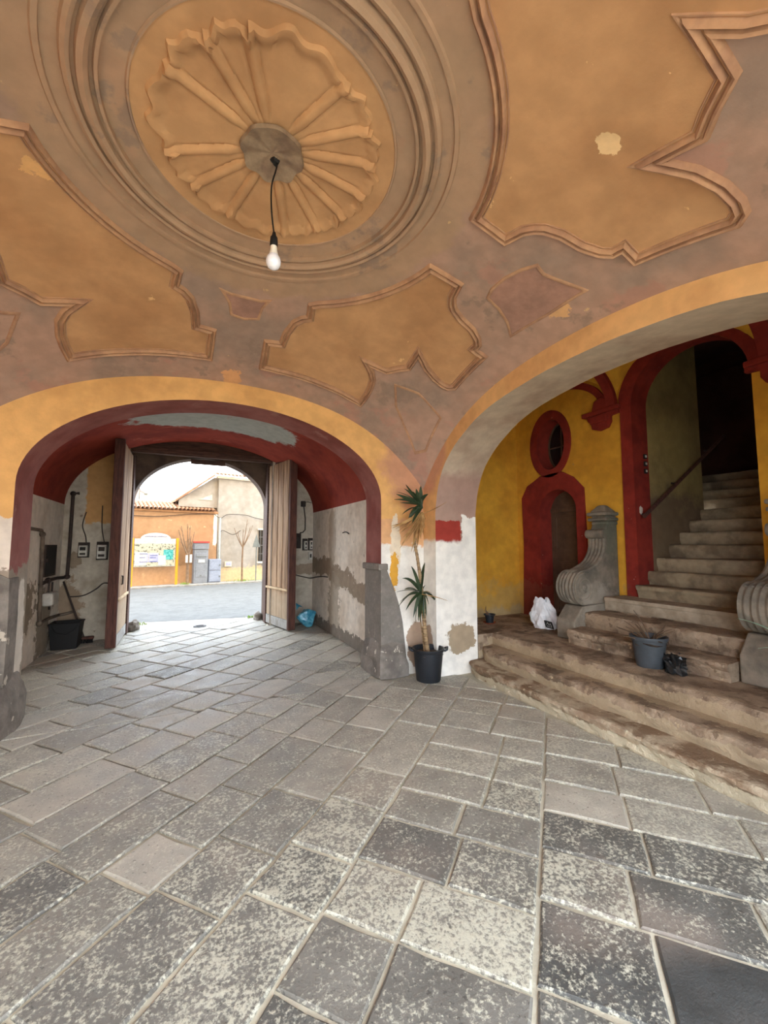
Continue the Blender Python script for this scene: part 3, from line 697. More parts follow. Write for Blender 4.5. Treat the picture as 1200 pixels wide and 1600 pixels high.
def gate_leaf(hx, hy, ang, side, width, label):
    t = thing('gate_leaf', (hx, hy, 0), label, 'gate', rz=ang)
    s = side; H = 3.05; y0, y1 = sorted((0, -s * .05)); f0, f1 = sorted((0, s * .03))
    # local x along the leaf from hinge to free edge; planks on the side s
    nb = 4; wdt = (width - .1) / nb; rr = random.Random(int(hx * 10))
    for k in range(nb):
        a = .03 + k * wdt; p0, p1 = sorted((0, s * (.026 + rr.uniform(0, .006))))
        MB().box(a + .012, a + wdt - .012, p0, p1, .72, H - .04).build('plank', m_gatewood, t, local=True, bevel=.006)
    MB().box(.0, width - .04, y0, y1, .03, H).build('back_panel', m_gateedge, t, local=True)
    b0, b1 = sorted((0, s * .05)); MB().box(.02, width - .06, b0, b1, .675, .715).build('rail', m_bar, t, local=True, bevel=.008)
    for k in range(4):
        a = .03 + k * (width - .1) / 4; p0, p1 = sorted((0, s * .027)); MB().box(a + .004, a + (width - .1) / 4 - .004, p0, p1, .19, .67).build('lower_board', m_gatewood, t, local=True, bevel=.004)
    c0, c1 = sorted((0, s * .032)); MB().box(.02, width - .06, c0, c1, .03, .185).build('foot_plate', m_zinc, t, local=True)
    e0, e1 = sorted((s * .03, -s * .10)); MB().box(width - .065, width, e0, e1, .02, H + .01).build('closing_stile', m_gateedge, t, local=True, bevel=.008)
    for z in (.5, 1.6, 2.7):
        MB().tube([(0, -s * .02, z), (0, -s * .02, z + .14)], .02, 8).build('hinge', m_pipedark, t, local=True)
    return t
m_bar = Mat('pale_rail_wood', S(214, 190, 156), S(190, 164, 130), scale=4, coords='obj')
gl = gate_leaf(-.90, 8.14, radians(-90), 1, 1.08, 'left leaf of plank gate, folded inwards beside the broom and bin')
gate_leaf(1.43, 8.14, radians(-77.5), -1, 1.0, 'right leaf of plank gate, folded inwards beside the blue bag')
MB().tube([(.8, .033, 1.02), (.8, .05, 1.02), (.8, .05, .9), (.8, .033, .9)], .012, 8).build('lock', m_pipedark, gl, local=True)

# ------------------------------------------------------------------ STRUCTURE: stair hall
MB().box(2.9, XS + .3, YS, YS + .3, -.02, 4.4).build('wall_stair_front', m_yellow, kind='structure')
DYc, DHW = 4.20, .32
def arch_loop(c, hw, z0, zs, b, n=20): return [(c - hw, z0), (c + hw, z0)] + [(c + hw * cos(pi * i / n), zs + b * sin(pi * i / n)) for i in range(n + 1)]
def ell_loop(c, z, a, b, n=36): return [(c + a * cos(2 * pi * i / n), z + b * sin(2 * pi * i / n)) for i in range(n)]
SY0, SY1 = 1.90, 3.06; SC, SHW = (SY0 + SY1) / 2, (SY1 - SY0) / 2
def dedup(l):
    out = []
    for p in l:
        if not out or hypot(p[0] - out[-1][0], p[1] - out[-1][1]) > 1e-5: out.append(p)
    if hypot(out[0][0] - out[-1][0], out[0][1] - out[-1][1]) < 1e-5: out.pop()
    return out
door_l = dedup(arch_loop(DYc, DHW, .40, 1.98, .30)); oval_l = ell_loop(4.29, 2.96, .25, .37); stair_l = dedup(arch_loop(SC, SHW, .60, 3.16, .56))
ws = MB().prism([[(-.6, -.02), (YS + .02, -.02), (YS + .02, 4.4), (-.6, 4.4)], door_l, oval_l, stair_l], YZ(XS), YZ(XS + .26)).build('wall_stair_right', m_yellow, kind='structure')
MB().box(3.1, XS + .3, -.9, -.6, -.02, 4.4).build('wall_stair_back', m_yellow, kind='structure')
# groin vault of the stair hall
bays = [(3.28, 5.04), (1.80, 3.28), (-.62, 1.80)]; zs_, rs_ = 3.22, .58
def shv(x, y):
    cx, hx = (XJ + XS) / 2, (XS - XJ) / 2 + .01
    for a, b in bays:
        if a <= y <= b: cy, hy = (a + b) / 2, (b - a) / 2; break
    e = lambda t: sqrt(max(0, 1 - t * t))
    return zs_ + rs_ * max(e((x - cx) / hx), e((y - cy) / hy))
MB().grid(lambda i, j: Vector((XJ - .05 + (XS + .1 - XJ) * i, -.62 + 5.66 * j, shv(min(max(XJ - .05 + (XS + .1 - XJ) * i, XJ), XS), -.62 + 5.66 * j))), 40, 160).build('ceiling_stair_hall', m_yellow, kind='structure', smooth=True)
MB().box(3.0, 5.2, -.9, 5.3, 4.4, 4.55).build('ceiling_stair_slab', m_roof, kind='structure')
# red painted frames
X0 = XS - .03
fr = [(4.90, .42), (4.86, 1.5), (4.88, 2.26), (4.74, 2.42), (4.60, 2.47), (4.56, 2.52), (4.1, 2.53), (3.95, 2.47), (3.78, 2.28), (3.74, 2.24), (3.74, .42)]
fr_h = [(DYc - DHW, .42)] + [(DYc + DHW * cos(pi - pi * i / 24), 1.98 + .30 * sin(pi * i / 24)) for i in range(25)] + [(DYc + DHW, .42)]
outer = [(4.90, .42), (4.86, 1.5), (4.88, 2.22), (4.76, 2.40), (4.62, 2.46), (4.50, 2.52), (4.10, 2.53), (3.92, 2.43), (3.76, 2.26), (3.74, 1.5), (3.74, .42)]
ring = outer + fr_h
t1 = MB().prism([ring], YZ(X0), YZ(XS + .01)).build('trim_1', m_red, kind='structure')
rv = MB()
def reveal(loop, x0, x1, name, mat, parent, closed=True, inset=.004):
    k = len(loop); cx = sum(p[0] for p in loop) / k; cz = sum(p[1] for p in loop) / k
    l = [(p[0] + (cx - p[0]) * inset / max(.05, abs(cx - p[0])) if abs(cx - p[0]) > .02 else p[0], p[1] + (cz - p[1]) * .006) for p in loop]
    return MB().add([(x0, *p) for p in l] + [(x1, *p) for p in l], [(i, (i + 1) % k, k + (i + 1) % k, k + i) for i in range(k if closed else k - 1)]).build(name, mat, parent, smooth=True)
reveal(fr_h, X0, XS + .25, 'reveal', m_red, t1, closed=False)
t2 = MB().prism([ell_loop(4.31, 2.975, .37, .50), ell_loop(4.29, 2.96, .25, .37)], YZ(X0), YZ(XS + .01)).build('trim_2', m_red, kind='structure')
reveal(ell_loop(4.29, 2.96, .25, .37), X0, XS + .25, 'reveal', m_red, t2)
band_o = [(3.21, .88), (3.20, 3.16)] + [(SC + .03 + (SHW + .13) * cos(pi * i / 24), 3.20 + .66 * sin(pi * i / 24)) for i in range(1, 24)] + [(SY0 - .10, 3.20)]
band_i = [(SY0, 3.16)] + [(SC + SHW * cos(pi - pi * i / 24), 3.16 + .56 * sin(pi * i / 24)) for i in range(1, 24)] + [(SY1, 3.16), (SY1, .88)]
t3 = MB().prism([band_o + band_i], YZ(X0), YZ(XS + .01)).build('trim_3', m_red, kind='structure')
reveal([(SY1, .88), (SY1, 3.16)] + [(SC + SHW * cos(pi * i / 24), 3.16 + .56 * sin(pi * i / 24)) for i in range(1, 25)], X0, XS + .255, 'reveal', m_red, t3, closed=False)
# red bands of the vault: lunettes on the wall and transverse ribs
def lunette(name, a, b, w_=.10):
    cy, hy = (a + b) / 2, (b - a) / 2; n = 28
    A0 = .36 if a > 3 else 0
    tt = [pi * (A0 + (1 - A0) * i / n) for i in range(n + 1)]
    o_ = [(cy + hy * .985 * cos(t), zs_ + (rs_ - .005) * sin(t)) for t in tt]
    i_ = [(cy + (hy - w_) * cos(t), zs_ + (rs_ - w_) * sin(t)) for t in reversed(tt)]
    return MB().prism([o_ + i_], YZ(XS - .018), YZ(XS + .01)).build(name, m_red, kind='structure')
lunette('trim_4', 3.36, 5.0); lunette('trim_5', -.5, 1.78)
def rib(name, y):
    cx, hx = (XJ + XS) / 2, (XS - XJ) / 2; n = 24; vs = []
    for i in range(n + 1):
        t = pi * i / n; r1, r2 = 1.0, .94
        for (dy, k) in ((-.06, 1.0), (-.06, .93), (.06, .93), (.06, 1.0)): vs.append((cx + hx * cos(t) * k, y + dy, zs_ + rs_ * sin(t) * k))
    fs = [(i * 4 + j, i * 4 + (j + 1) % 4, (i + 1) * 4 + (j + 1) % 4, (i + 1) * 4 + j) for i in range(n) for j in range(4)]
    return MB().add(vs, fs).build(name, m_red, kind='structure', smooth=True)
rib('trim_6', 3.30); rib('trim_7', 1.76)
def bracket(name, y, flip=1):
    k = flip
    sh = [(y - .10 * k, 3.22), (y + .02 * k, 3.24), (y + .05 * k, 3.34), (y + .14 * k, 3.40), (y + .24 * k, 3.36), (y + .28 * k, 3.24), (y + .36 * k, 3.20), (y + .34 * k, 3.12), (y + .30 * k, 3.08), (y + .28 * k, 3.00), (y + .18 * k, 2.96), (y + .06 * k, 2.98), (y + .02 * k, 3.05), (y + .02 * k, 3.12), (y - .10 * k, 3.13)]
    o = MB().prism([sh if k < 0 else sh[::-1]], YZ(XS - .05), YZ(XS + .01)).build(name, m_red, kind='structure', bevel=.012)
    return o
tb = bracket('trim_8', 3.30); MB().box(XS - .085, XS, 3.18, 3.70, 3.17, 3.23).build('ledge', m_red, tb, bevel=.012); MB().box(XS - .07, XS, 3.36, 3.60, 3.06, 3.17).build('ledge', m_red, tb, bevel=.02)
tb = bracket('trim_9', 1.84, -1); MB().box(XS - .085, XS, 1.44, 1.93, 3.17, 3.23).build('ledge', m_red, tb, bevel=.012)
# door and oval window
d1 = MB().prism([dedup(arch_loop(DYc, DHW + .03, .40, 1.98, .33))], YZ(XS + .20), YZ(XS + .25)).build('door_1', m_door, kind='structure')
for z0, z1 in ((.52, 1.05), (1.22, 1.30), (1.42, 1.92)):
    for a, b in (((DYc - .26, DYc + .26),) if z1 - z0 < .2 else ((DYc - .26, DYc + .26),)):
        MB().prism([[(a, z0), (b, z0), (b, z1), (a, z1)], [(a + .05, z0 + .025), (b - .05, z0 + .025), (b - .05, z1 - .025), (a + .05, z1 - .025)]], YZ(XS + .185), YZ(XS + .20)).build('panel_moulding', m_door, d1, bevel=.004)
MB().box(XS + .165, XS + .21, DYc - .30, DYc + .30, 1.97, 2.03).build('door_rail', m_door, d1, bevel=.008)
MB().box(XS + .18, XS + .2, DYc - .30, DYc - .26, 1.05, 1.25).build('lock_plate', m_pipedark, d1)
w1 = MB().prism([ell_loop(4.29, 2.96, .27, .39), ell_loop(4.29, 2.96, .22, .34)], YZ(XS + .2), YZ(XS + .24)).build('window_1', m_door, kind='structure')
MB().prism([ell_loop(4.29, 2.96, .225, .345)], YZ(XS + .215), YZ(XS + .225)).build('pane', m_glass, w1)
MB().box(XS + .205, XS + .235, 4.28, 4.30, 2.62, 3.30).box(XS + .205, XS + .235, 4.08, 4.5, 2.95, 2.97).build('glazing_bar', m_door, w1)
MB().box(XS + .26, XS + .30, 3.5, 5.0, .0, 3.9).build('wall_behind_door', m_black, kind='structure')
# stairwell
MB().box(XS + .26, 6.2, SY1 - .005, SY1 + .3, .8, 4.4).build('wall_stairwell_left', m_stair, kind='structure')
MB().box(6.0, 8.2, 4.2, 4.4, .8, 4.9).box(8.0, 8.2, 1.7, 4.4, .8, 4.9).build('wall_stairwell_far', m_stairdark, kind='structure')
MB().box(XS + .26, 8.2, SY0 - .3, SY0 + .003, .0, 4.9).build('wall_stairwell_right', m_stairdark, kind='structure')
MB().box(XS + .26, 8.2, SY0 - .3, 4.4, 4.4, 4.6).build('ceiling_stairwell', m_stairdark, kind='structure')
MB().box(6.2, 6.22, 3.3, 4.3, .8, 4.4).build('wall_stairwell_corner', m_stairdark, kind='structure')

# unseen storeys above, added tall to shade the street, and the street front
m_facade = Mat('palazzo_facade', S(214, 186, 150), S(200, 170, 134), scale=1)
MB().box(-14, 14, -1.02, 8.74, 4.62, 17).build('wall_upper_storey_blocker', m_facade, kind='structure')
MB().box(-14, -2.45, 8.3, 8.74, -.2, 4.62).box(3.05, 14, 8.3, 8.74, -.2, 4.62).build('wall_street_side', m_facade, kind='structure')
MB().box(-14, -2.45, -1.04, -.3, -.2, 4.62).box(3.35, 14, -1.04, -.3, -.2, 4.62).box(-2.5, 3.4, -1.04, -.3, 3.9, 4.62).build('wall_courtyard_side', m_facade, kind='structure')
# ------------------------------------------------------------------ STEPS
st = thing('entrance_steps', (3.6, 2.2, 0), 'worn brown stone steps rising from the paving to the stair hall platform', 'steps')
def worn_step(name, x0, x1, y0, y1, z0, z1, seed, mat, parent, amp=.03, ny=90, xend=0):
    """a step whose nosing has been worn: rounded, chipped, dipping"""
    f = vnoise(seed); g = vnoise(seed + 50); mb = MB(); H = z1 - z0
    prof = [(.030, 0), (.022, .25), (.014, .45), (.006, .60), (-.006, .68), (-.010, .82), (-.006, .93), (.006, .985), (.022, 1.0), (.07, 1.0), (.14, 1.0), (.22, 1.0)]
    n = len(prof) + 2
    def fn(i, j):
        k = i * (n - 1); kk = int(round(k)); y = y0 + (y1 - y0) * j
        if kk < len(prof): dx, t = prof[kk]
        else: dx, t = (.34, 1.0) if kk == len(prof) else (x1 - x0, 1.0)
        w_ = (amp * f(y, t * .5, 3.2) + amp * .55 * g(y * 5, t * 5, 3) + amp * .35 * f(y * 14 + 3, t * 12, 2)) * (1 if dx < .05 else .12)
        dip = -.012 * abs(g(y, dx, 2)) * (1 if t > .9 else 0)
        end = xend * max(0, (y - (y1 - .35)) / .35) ** 2
        return Vector((x0 + dx + w_ + end, y, z0 + t * H + dip + (.012 * f(y + 4, dx * 3, 5) if t > .8 else 0)))
    mb.grid(fn, n - 1, ny)
    for yy in (y0, y1):
        pass
    b = len(mb.v); N_ = n; r0 = list(range(N_)); r1 = list(range(ny * N_, ny * N_ + N_))
    v0, v1 = mb.v[r0[-1]], mb.v[r1[-1]]
    i0, i1 = b, b + 1; mb.v += [(v0[0], v0[1], z0), (v1[0], v1[1], z0)]
    mb.f += [tuple(r0 + [i0]), tuple(reversed(r1 + [i1])), (r0[-1], r1[-1], i1, i0)]
    return mb.build(name, mat, parent, smooth=True, weld=False)
worn_step('step', 2.95, 3.5, -.4, 4.02, -.02, .14, 11, m_step1, st, .026, 300, .10)
worn_step('step', 3.16, 3.9, -.4, 4.06, -.02, .28, 12, m_step, st, .026, 300, .12)
worn_step('platform', 3.42, XS - .003, -.4, 4.98, .0, .42, 13, m_step, st, .024, 300, .05)
MB().box(XJ + .02, 3.6, 4.04, 4.98, 0, .415).build('platform_end', m_step, st)
worn_step('step', 3.82, 4.6, 1.79, 3.28, .40, .57, 14, m_step, st, .032, 120)
worn_step('step', 4.11, 4.7, 1.79, 3.28, .40, .73, 15, m_step, st, .032, 120)
MB().box(4.46, 5.2, 1.79, 3.28, .42, .84).build('landing', m_step, st)
MB().box(4.43, 5.2, 1.80, 3.27, .84, .885).build('landing_slab', m_landing, st, bevel=.008)
MB().box(4.445, 4.47, 1.80, 3.27, .74, .84).build('landing_riser', m_landing, st)
sw = thing('staircase', (4.9, 2.5, .88), 'stone flight climbing into the dark opening beside the handrail', 'stairs')
SXk = [4.70, 4.93, 5.11, 5.38, 5.61, 5.83, 6.10, 6.45, 6.75, 7.05, 7.35]
for k, x in enumerate(SXk):
    z = 1.03 + .155 * k; y1 = SY1 - .01 if x < 6.2 else 4.1
    if k == 0: y1 = SY1 + .1
    worn_step('step', x, (SXk[k + 2] if k + 2 < len(SXk) else 8.0), SY0 + .01, y1 if k else SY1 - .01, .88 if k == 0 else z - .31, z, 30 + k, m_upstep, sw, .012, 30)
hr = thing('handrail', (4.8, 2.98, 1.83), 'dark iron handrail rising along the stairwell wall', 'handrail')
MB().tube([(4.78, 2.97, 1.82), (6.63, 2.97, 2.99)], .022, 10).build('rail', m_gateedge, hr)
for x, z in ((4.86, 1.86), (5.5, 2.27), (6.3, 2.77)):
    MB().tube([(x, 2.97, z), (x, 3.03, z - .01), (x, SY1 + .0, z)], .012, 8).build('bracket', m_pipedark, hr)
for k, z in enumerate((2.56, 2.47, 2.38)):
    t = thing('doorbell', (4.98, SY1 - .01, z), ('top' if k == 0 else 'middle' if k == 1 else 'lowest') + ' of three small doorbells on the stair opening jamb', 'doorbell', 'doorbells by the stair opening')
    MB().box(4.955, 5.005, SY1 - .022, SY1 - .004, z - .028, z + .028).build('plate', m_black, t, bevel=.004)
    MB().box(4.965, 4.995, SY1 - .026, SY1 - .022, z - .012, z + .014).build('button', m_meterwhite, t)
t = thing('electrical_clip', (4.86, SY1 - .02, 1.90), 'small white lump of filler at the foot of the handrail', 'fitting')
MB().blob((4.85, SY1 - .01, 1.90), (.02, .02, .045), 3, .2, 10, 6).build('filler', m_meterwhite, t, smooth=True)

# volute pedestals
def pedestal(y0, y1, label):
    t = thing('volute_pedestal', (4.35, (y0 + y1) / 2, .42), label, 'pedestal', 'stone volutes flanking the steps')
    XZ = lambda y: (lambda a, b: (a, y, b))
    near, far = y0, y1
    base = [(3.95, .42), (3.95, .63), (3.99, .67), (4.10, .79), (4.78, .82), (4.79, .42)]
    MB().prism([base], XZ(near - .01), XZ(far + .01)).build('base_block', m_volute, t, bevel=.015)
    body = [(4.12, 1.19), (4.20, 1.21), (4.32, 1.235), (4.42, 1.30), (4.50, 1.39), (4.535, 1.50), (4.54, 1.58), (4.57, 1.68), (4.60, 1.75), (4.785, 1.75), (4.785, .80), (4.12, .80), (4.0, .95)]
    MB().prism([body], XZ(near + .012), XZ(far - .012)).build('body', m_volute, t, bevel=.012)
    # ribs that run down the front of the S
    n = 5; w_ = (far - near) / n
    sp = spline([(4.55, 0, 1.64), (4.545, 0, 1.55), (4.535, 0, 1.46), (4.49, 0, 1.36), (4.41, 0, 1.275), (4.30, 0, 1.22), (4.18, 0, 1.18), (4.05, 0, 1.15)], 5)
    for k in range(n):
        yc = near + w_ * (k + .5); MB().tube([(p.x, yc, p.z) for p in sp], w_ * .52, 8).build('rib', m_volute, t, smooth=True)
    # scroll: ribbed roll
    prof = [(.0, 0)]; m = 40; D = far - near
    for i in range(m + 1):
        u = i / m; prof.append((.198 - .012 * (0.5 - .5 * cos(2 * pi * u * n)) + (.006 if abs(u - .5) < .1 else 0), u * D))
    prof.append((0, D))
    M = Matrix.Rotation(radians(-90), 4, 'X')
    MB().lathe(prof, (4.145, near, 1.0), 40, M).build('scroll', m_volute, t, smooth=True)
    for yf, dr in ((near, -1), (far, 1)):
        pts = []
        for i in range(64):
            q = i / 63 * 2 * pi * 2.1; r = .178 * (1 - i / 63 * .86); pts.append((4.145 + r * cos(q + 1.2), yf + dr * .004, 1.0 + r * sin(q + 1.2)))
        MB().tube(pts, [.014 - .008 * i / 63 for i in range(64)], 6).build('spiral', m_volute, t, smooth=True)
        MB().blob((4.145, yf, 1.0), (.034, .02, .034), 2, .05, 12, 8).build('eye', m_volute, t, smooth=True)
    prof2 = [(0, 0), (.055, 0), (.058, .25 * D), (.054, .5 * D), (.058, .75 * D), (.055, D), (0, D)]
    MB().lathe(prof2, (4.53, near, 1.625), 20, M).build('upper_scroll', m_volute, t, smooth=True)
    yc = (near + far) / 2; hw = (far - near) / 2
    def slab(e, z0, z1, name, xa=4.56): MB().box(xa - e, 4.79, near - e, far + e, z0, z1).build(name, m_volute, t, bevel=.016)
    slab(.0, 1.735, 1.785, 'neck', 4.60); slab(.015, 1.785, 1.825, 'cap'); slab(-.02, 1.825, 1.85, 'cap'); slab(.02, 1.85, 1.895, 'cap')
    cap = MB(); a0_, a1_, b0_, b1_ = 4.56, 4.78, near, far
    cap.add([(a0_, b0_, 1.895), (a1_, b0_, 1.895), (a1_, b1_, 1.895), (a0_, b1_, 1.895), (4.63, yc - .04, 1.985), (4.71, yc - .04, 1.985), (4.71, yc + .04, 1.985), (4.63, yc + .04, 1.985)],
            [(0, 1, 5, 4), (1, 2, 6, 5), (2, 3, 7, 6), (3, 0, 4, 7), (4, 5, 6, 7), (3, 2, 1, 0)]).build('finial', m_volute, t, bevel=.02)
    return t
pedestal(3.30, 3.53, 'carved grey stone volute pedestal left of the steps, beside the white bag')
pedestal(1.52, 1.76, 'carved grey stone volute pedestal right of the steps, cut by the photo edge')

# ------------------------------------------------------------------ LAMP
t = thing('pendant_lamp', (MC[0] + .02, MC[1] + .04, 3.56), 'bare white bulb hanging on a dark cord from the ceiling rosette', 'lamp')
lx, ly = MC[0] + .02, MC[1] + .04
cp = spline([(lx, ly, 3.60), (lx + .01, ly, 3.54), (lx - .014, ly, 3.42), (lx - .012, ly, 3.28), (lx + .004, ly, 3.15)], 8)
MB().tube(cp, .0045, 6).build('cord', m_black, t)
MB().lathe([(.0, .0), (.008, 0), (.012, -.02), (.019, -.03), (.021, -.075), (.018, -.08), (0, -.08)], (lx + .004, ly, 3.16), 20).build('socket', m_black, t, smooth=True)
MB().lathe([(.017, 0), (.018, -.02), (.024, -.045), (.026, -.05)], (lx + .004, ly, 3.08), 24).build('collar', m_bulbbase, t, smooth=True)
MB().lathe([(.026, 0), (.035, -.014), (.039, -.032), (.037, -.050), (.028, -.066), (.012, -.075), (0, -.077)], (lx + .004, ly, 3.03), 24).build('bulb', m_bulb, t, smooth=True)
MB().blob((lx, ly, 3.575), (.03, .03, .02), 5, .2, 10, 6).build('ceiling_hook', m_black, t, smooth=True)

# ------------------------------------------------------------------ PLANTS
def pot_profile(rb, rt, h, rim=.02, th=.008): return [(0, .0), (rb * .96, 0), (rb, .01), (rt - .004, h - rim * 1.6), (rt + .004, h - rim * 1.6), (rt + .012, h - rim), (rt + .012, h), (rt - .002, h), (rt - th, h - .01), (rt - th * 2, h - .05), (0, h - .055)]
def leaf_blade(mb, base, tip, w_, sag=.0, n=7, twist=0, fold=.25):
    base, tip = Vector(base), Vector(tip); d = tip - base; L = d.length
    side = d.cross(Vector((0, 0, 1)));
    if side.length < 1e-4: side = Vector((1, 0, 0))
    side.normalize(); side = Matrix.Rotation(twist, 3, d.normalized()) @ side; up = side.cross(d).normalized()
    vs = []
    for i in range(n + 1):
        t = i / n; p = base.lerp(tip, t) + Vector((0, 0, sag * 4 * t * (1 - t)))
        ww = w_ * (min(1, .5 + 2.2 * t) * (1 - t ** 3) + .03)
        vs += [p - side * ww + up * ww * fold, p, p + side * ww + up * ww * fold]
        vs += [p - side * ww + up * (ww * fold - .003), p - up * .003, p + side * ww + up * (ww * fold - .003)]
    fs = []
    for i in range(n):
        a, b = i * 6, (i + 1) * 6
        fs += [(a, a + 1, b + 1, b), (a + 1, a + 2, b + 2, b + 1), (a + 4, a + 3, b + 3, b + 4), (a + 5, a + 4, b + 4, b + 5), (a + 2, a + 5, b + 5, b + 2), (a + 3, a, b, b + 3)]
    return mb.add(vs, fs)
PX, PY = 2.47, 4.0
def wp(px, py, Y):                                   # where a point seen in the photograph lies on the plane y = Y
    th, p, f = .4479664, .0784325, 640.
    r = (cos(th), -sin(th), 0); fw = (sin(th) * cos(p), cos(th) * cos(p), sin(p)); u = (-sin(th) * sin(p), -cos(th) * sin(p), cos(p))
    d = [fw[i] * f + r[i] * (px - 600) - u[i] * (py - 800) for i in range(3)]; t = Y / d[1]
    return Vector((d[0] * t, Y, 1.5 + d[2] * t))
yu = thing('potted_yucca', (PX, PY, 0), 'tall potted yucca with two leaf crowns, standing at the front right corner', 'plant')
MB().lathe(pot_profile(.135, .168, .35, .022), (PX, PY, 0), 32).build('pot', m_blackpl, yu, smooth=True)
for s in (-1, 1):
    d = Vector((.9, -.43, 0)) * s; c = Vector((PX, PY, .325)); e = Vector((0, 0, 1))
    pd = Vector((-d.y, d.x, 0)).normalized()
    MB().tube([c + d * .172 - pd * .05, c + d * .205 - pd * .045 + e * .015, c + d * .214 + e * .03, c + d * .205 + pd * .045 + e * .015, c + d * .172 + pd * .05], .012, 8).build('handle', m_blackpl, yu, smooth=True)
MB().blob((PX, PY, .28), (.152, .152, .03), 6, .12, 24, 8).build('soil', m_soil, yu, smooth=True)
stem = spline([wp(668, 1018, PY), wp(664, 985, PY), wp(661, 950, PY), wp(657, 905, PY + .02), wp(652, 870, PY + .03), wp(648, 845, PY + .03), wp(652, 815, PY + .02), wp(656, 795, PY)], 8)
n = len(stem); MB().tube(stem, [.026 - .010 * min(1, i / n * 1.7) + (.003 if i % 2 else 0) for i in range(n)], 10).build('stem', m_bark, yu, smooth=True)
st2 = spline([wp(663, 1018, PY + .03), wp(660, 990, PY + .05), wp(656, 960, PY + .05), wp(656, 935, PY + .04)], 6)
MB().tube(st2, .009, 8).build('stem', m_bark, yu, smooth=True)
def crown(cx, cy, tips, Y, w_, mat, name, rr, sag=.02):
    for (tx, ty) in tips:
        b = wp(cx + rr.uniform(-3, 3), cy + rr.uniform(-3, 3), Y + rr.uniform(-.02, .02)); L = hypot(tx - cx, ty - cy)
        tp = wp(tx, ty, Y + rr.uniform(-.20, .10))
        tp.y = min(tp.y, 4.27)
        leaf_blade(MB(), b, tp, w_ * rr.uniform(.8, 1.1), sag * rr.uniform(.2, 1.2), twist=rr.uniform(-1.2, 1.2)).build(name, mat, yu, smooth=True)
Z8 = lambda l: [(600 + a / 4.708, 740 + b / 4.708) for a, b in l]
rr = random.Random(3)
crown(657, 791, Z8([(160, 80), (100, 135), (75, 190), (135, 298), (160, 378), (205, 370), (270, 88), (300, 155), (210, 130), (90, 150), (120, 215), (180, 330), (235, 110), (325, 150), (190, 300), (150, 110), (225, 345)]), PY, .027, m_leaf, 'leaf', rr)
crown(659, 803, Z8([(50, 385), (85, 405), (120, 435), (115, 550), (200, 575), (240, 500), (300, 400), (290, 450), (215, 440), (160, 500), (255, 430), (270, 480), (150, 390), (460, 208), (180, 460), (310, 330), (235, 360), (60, 400), (100, 425), (130, 520), (205, 540), (225, 500), (285, 420), (250, 470), (190, 410), (140, 470), (240, 560), (295, 360), (215, 580), (110, 400), (275, 450)]), PY, .017, m_dryleaf, 'dry_leaf', rr, -.02)
crown(658, 925, Z8([(200, 680), (300, 655), (135, 770), (95, 870), (105, 980), (160, 1005), (230, 1098), (252, 1085), (312, 1050), (305, 822), (400, 965), (150, 850), (215, 1060), (295, 1075), (120, 940), (330, 960), (265, 1090)]), PY, .024, m_leaf, 'leaf', rr, .05)
crown(658, 928, Z8([(470, 935), (350, 880)]), PY - .03, .005, m_dryleaf, 'dry_leaf', rr)

dp = thing('dead_potted_plant', (3.68, 2.3, .42), 'grey pot of dry bare twigs standing on the broken steps', 'plant')
dc = (3.735, 2.335, .424)
MB().lathe(pot_profile(.105, .138, .265, .022), dc, 28).build('pot', m_potgrey, dp, smooth=True)
MB().blob((dc[0], dc[1], .625), (.125, .125, .03), 9, .15, 20, 8).build('soil', m_soil, dp, smooth=True)
rr = random.Random(5)
for k in range(22):
    a = rr.uniform(0, 6.28); r = rr.uniform(0, .08); b = Vector((dc[0] + r * cos(a), dc[1] + r * sin(a), .64)); L = rr.uniform(.10, .24)
    d = Vector((cos(a + rr.uniform(-1, 1)) * .9, sin(a) * .9, rr.uniform(.15, .9))).normalized(); e = b + d * L
    if k == 0: e = b + Vector((-.06, .10, .27))
    m_ = b.lerp(e, .5) + Vector((rr.uniform(-.02, .02), rr.uniform(-.02, .02), .02))
    MB().tube(bez(b, m_, e, 5), [.006, .006, .005, .0045, .004, .003], 5).build('twig', m_twig, dp)
t = thing('black_plastic_scrap', (3.72, 2.06, .42), 'crumpled black plastic scrap beside the grey pot of twigs', 'rubbish')
MB().blob((3.74, 2.13, .47), (.075, .08, .09), 12, .32, 20, 12, .421, 4).build('crumpled_sheet', m_blacksack, t)
rr = random.Random(8)
for k in range(5):
    a = rr.uniform(0, 6.28); MB().add([(3.74 + .05 * cos(a), 2.13 + .05 * sin(a), .50), (3.74 + .09 * cos(a + .4), 2.13 + .09 * sin(a + .4), .60 - .02 * k), (3.74 + .1 * cos(a - .3), 2.13 + .1 * sin(a - .3), .54), (3.74 + .06 * cos(a), 2.13 + .06 * sin(a), .47)], [(0, 1, 2), (0, 2, 3), (2, 1, 0), (3, 2, 0)]).build('torn_flap', m_blacksack, t, weld=False)
sp_ = thing('small_potted_plant', (3.72, 4.50, .42), 'small black pot on a terracotta saucer against the yellow wall', 'plant')
MB().lathe([(0, 0), (.065, 0), (.085, .02), (.088, .02), (.07, .006), (0, .006)], (3.76, 4.50, .424), 24).build('saucer', m_terra, sp_, smooth=True)
MB().lathe(pot_profile(.05, .066, .12, .012, .004), (3.76, 4.50, .431), 24).build('pot', m_blackpl, sp_, smooth=True)
for k in range(4):
    MB().tube([(3.73 + k * .01, 4.5, .50), (3.69 + k * .012, 4.49, .58), (3.70 - k * .008, 4.5, .66 - k * .02)], .004, 5).build('twig', m_twig, sp_)
ag = thing('agave_plant', (3.78, 1.22, .42), 'pale green agave leaf reaching in at the right edge of the photo', 'plant')
ac = (3.80, 1.20, .42)
MB().lathe(pot_profile(.10, .13, .26, .02), ac, 28).build('pot', m_terra, ag, smooth=True)
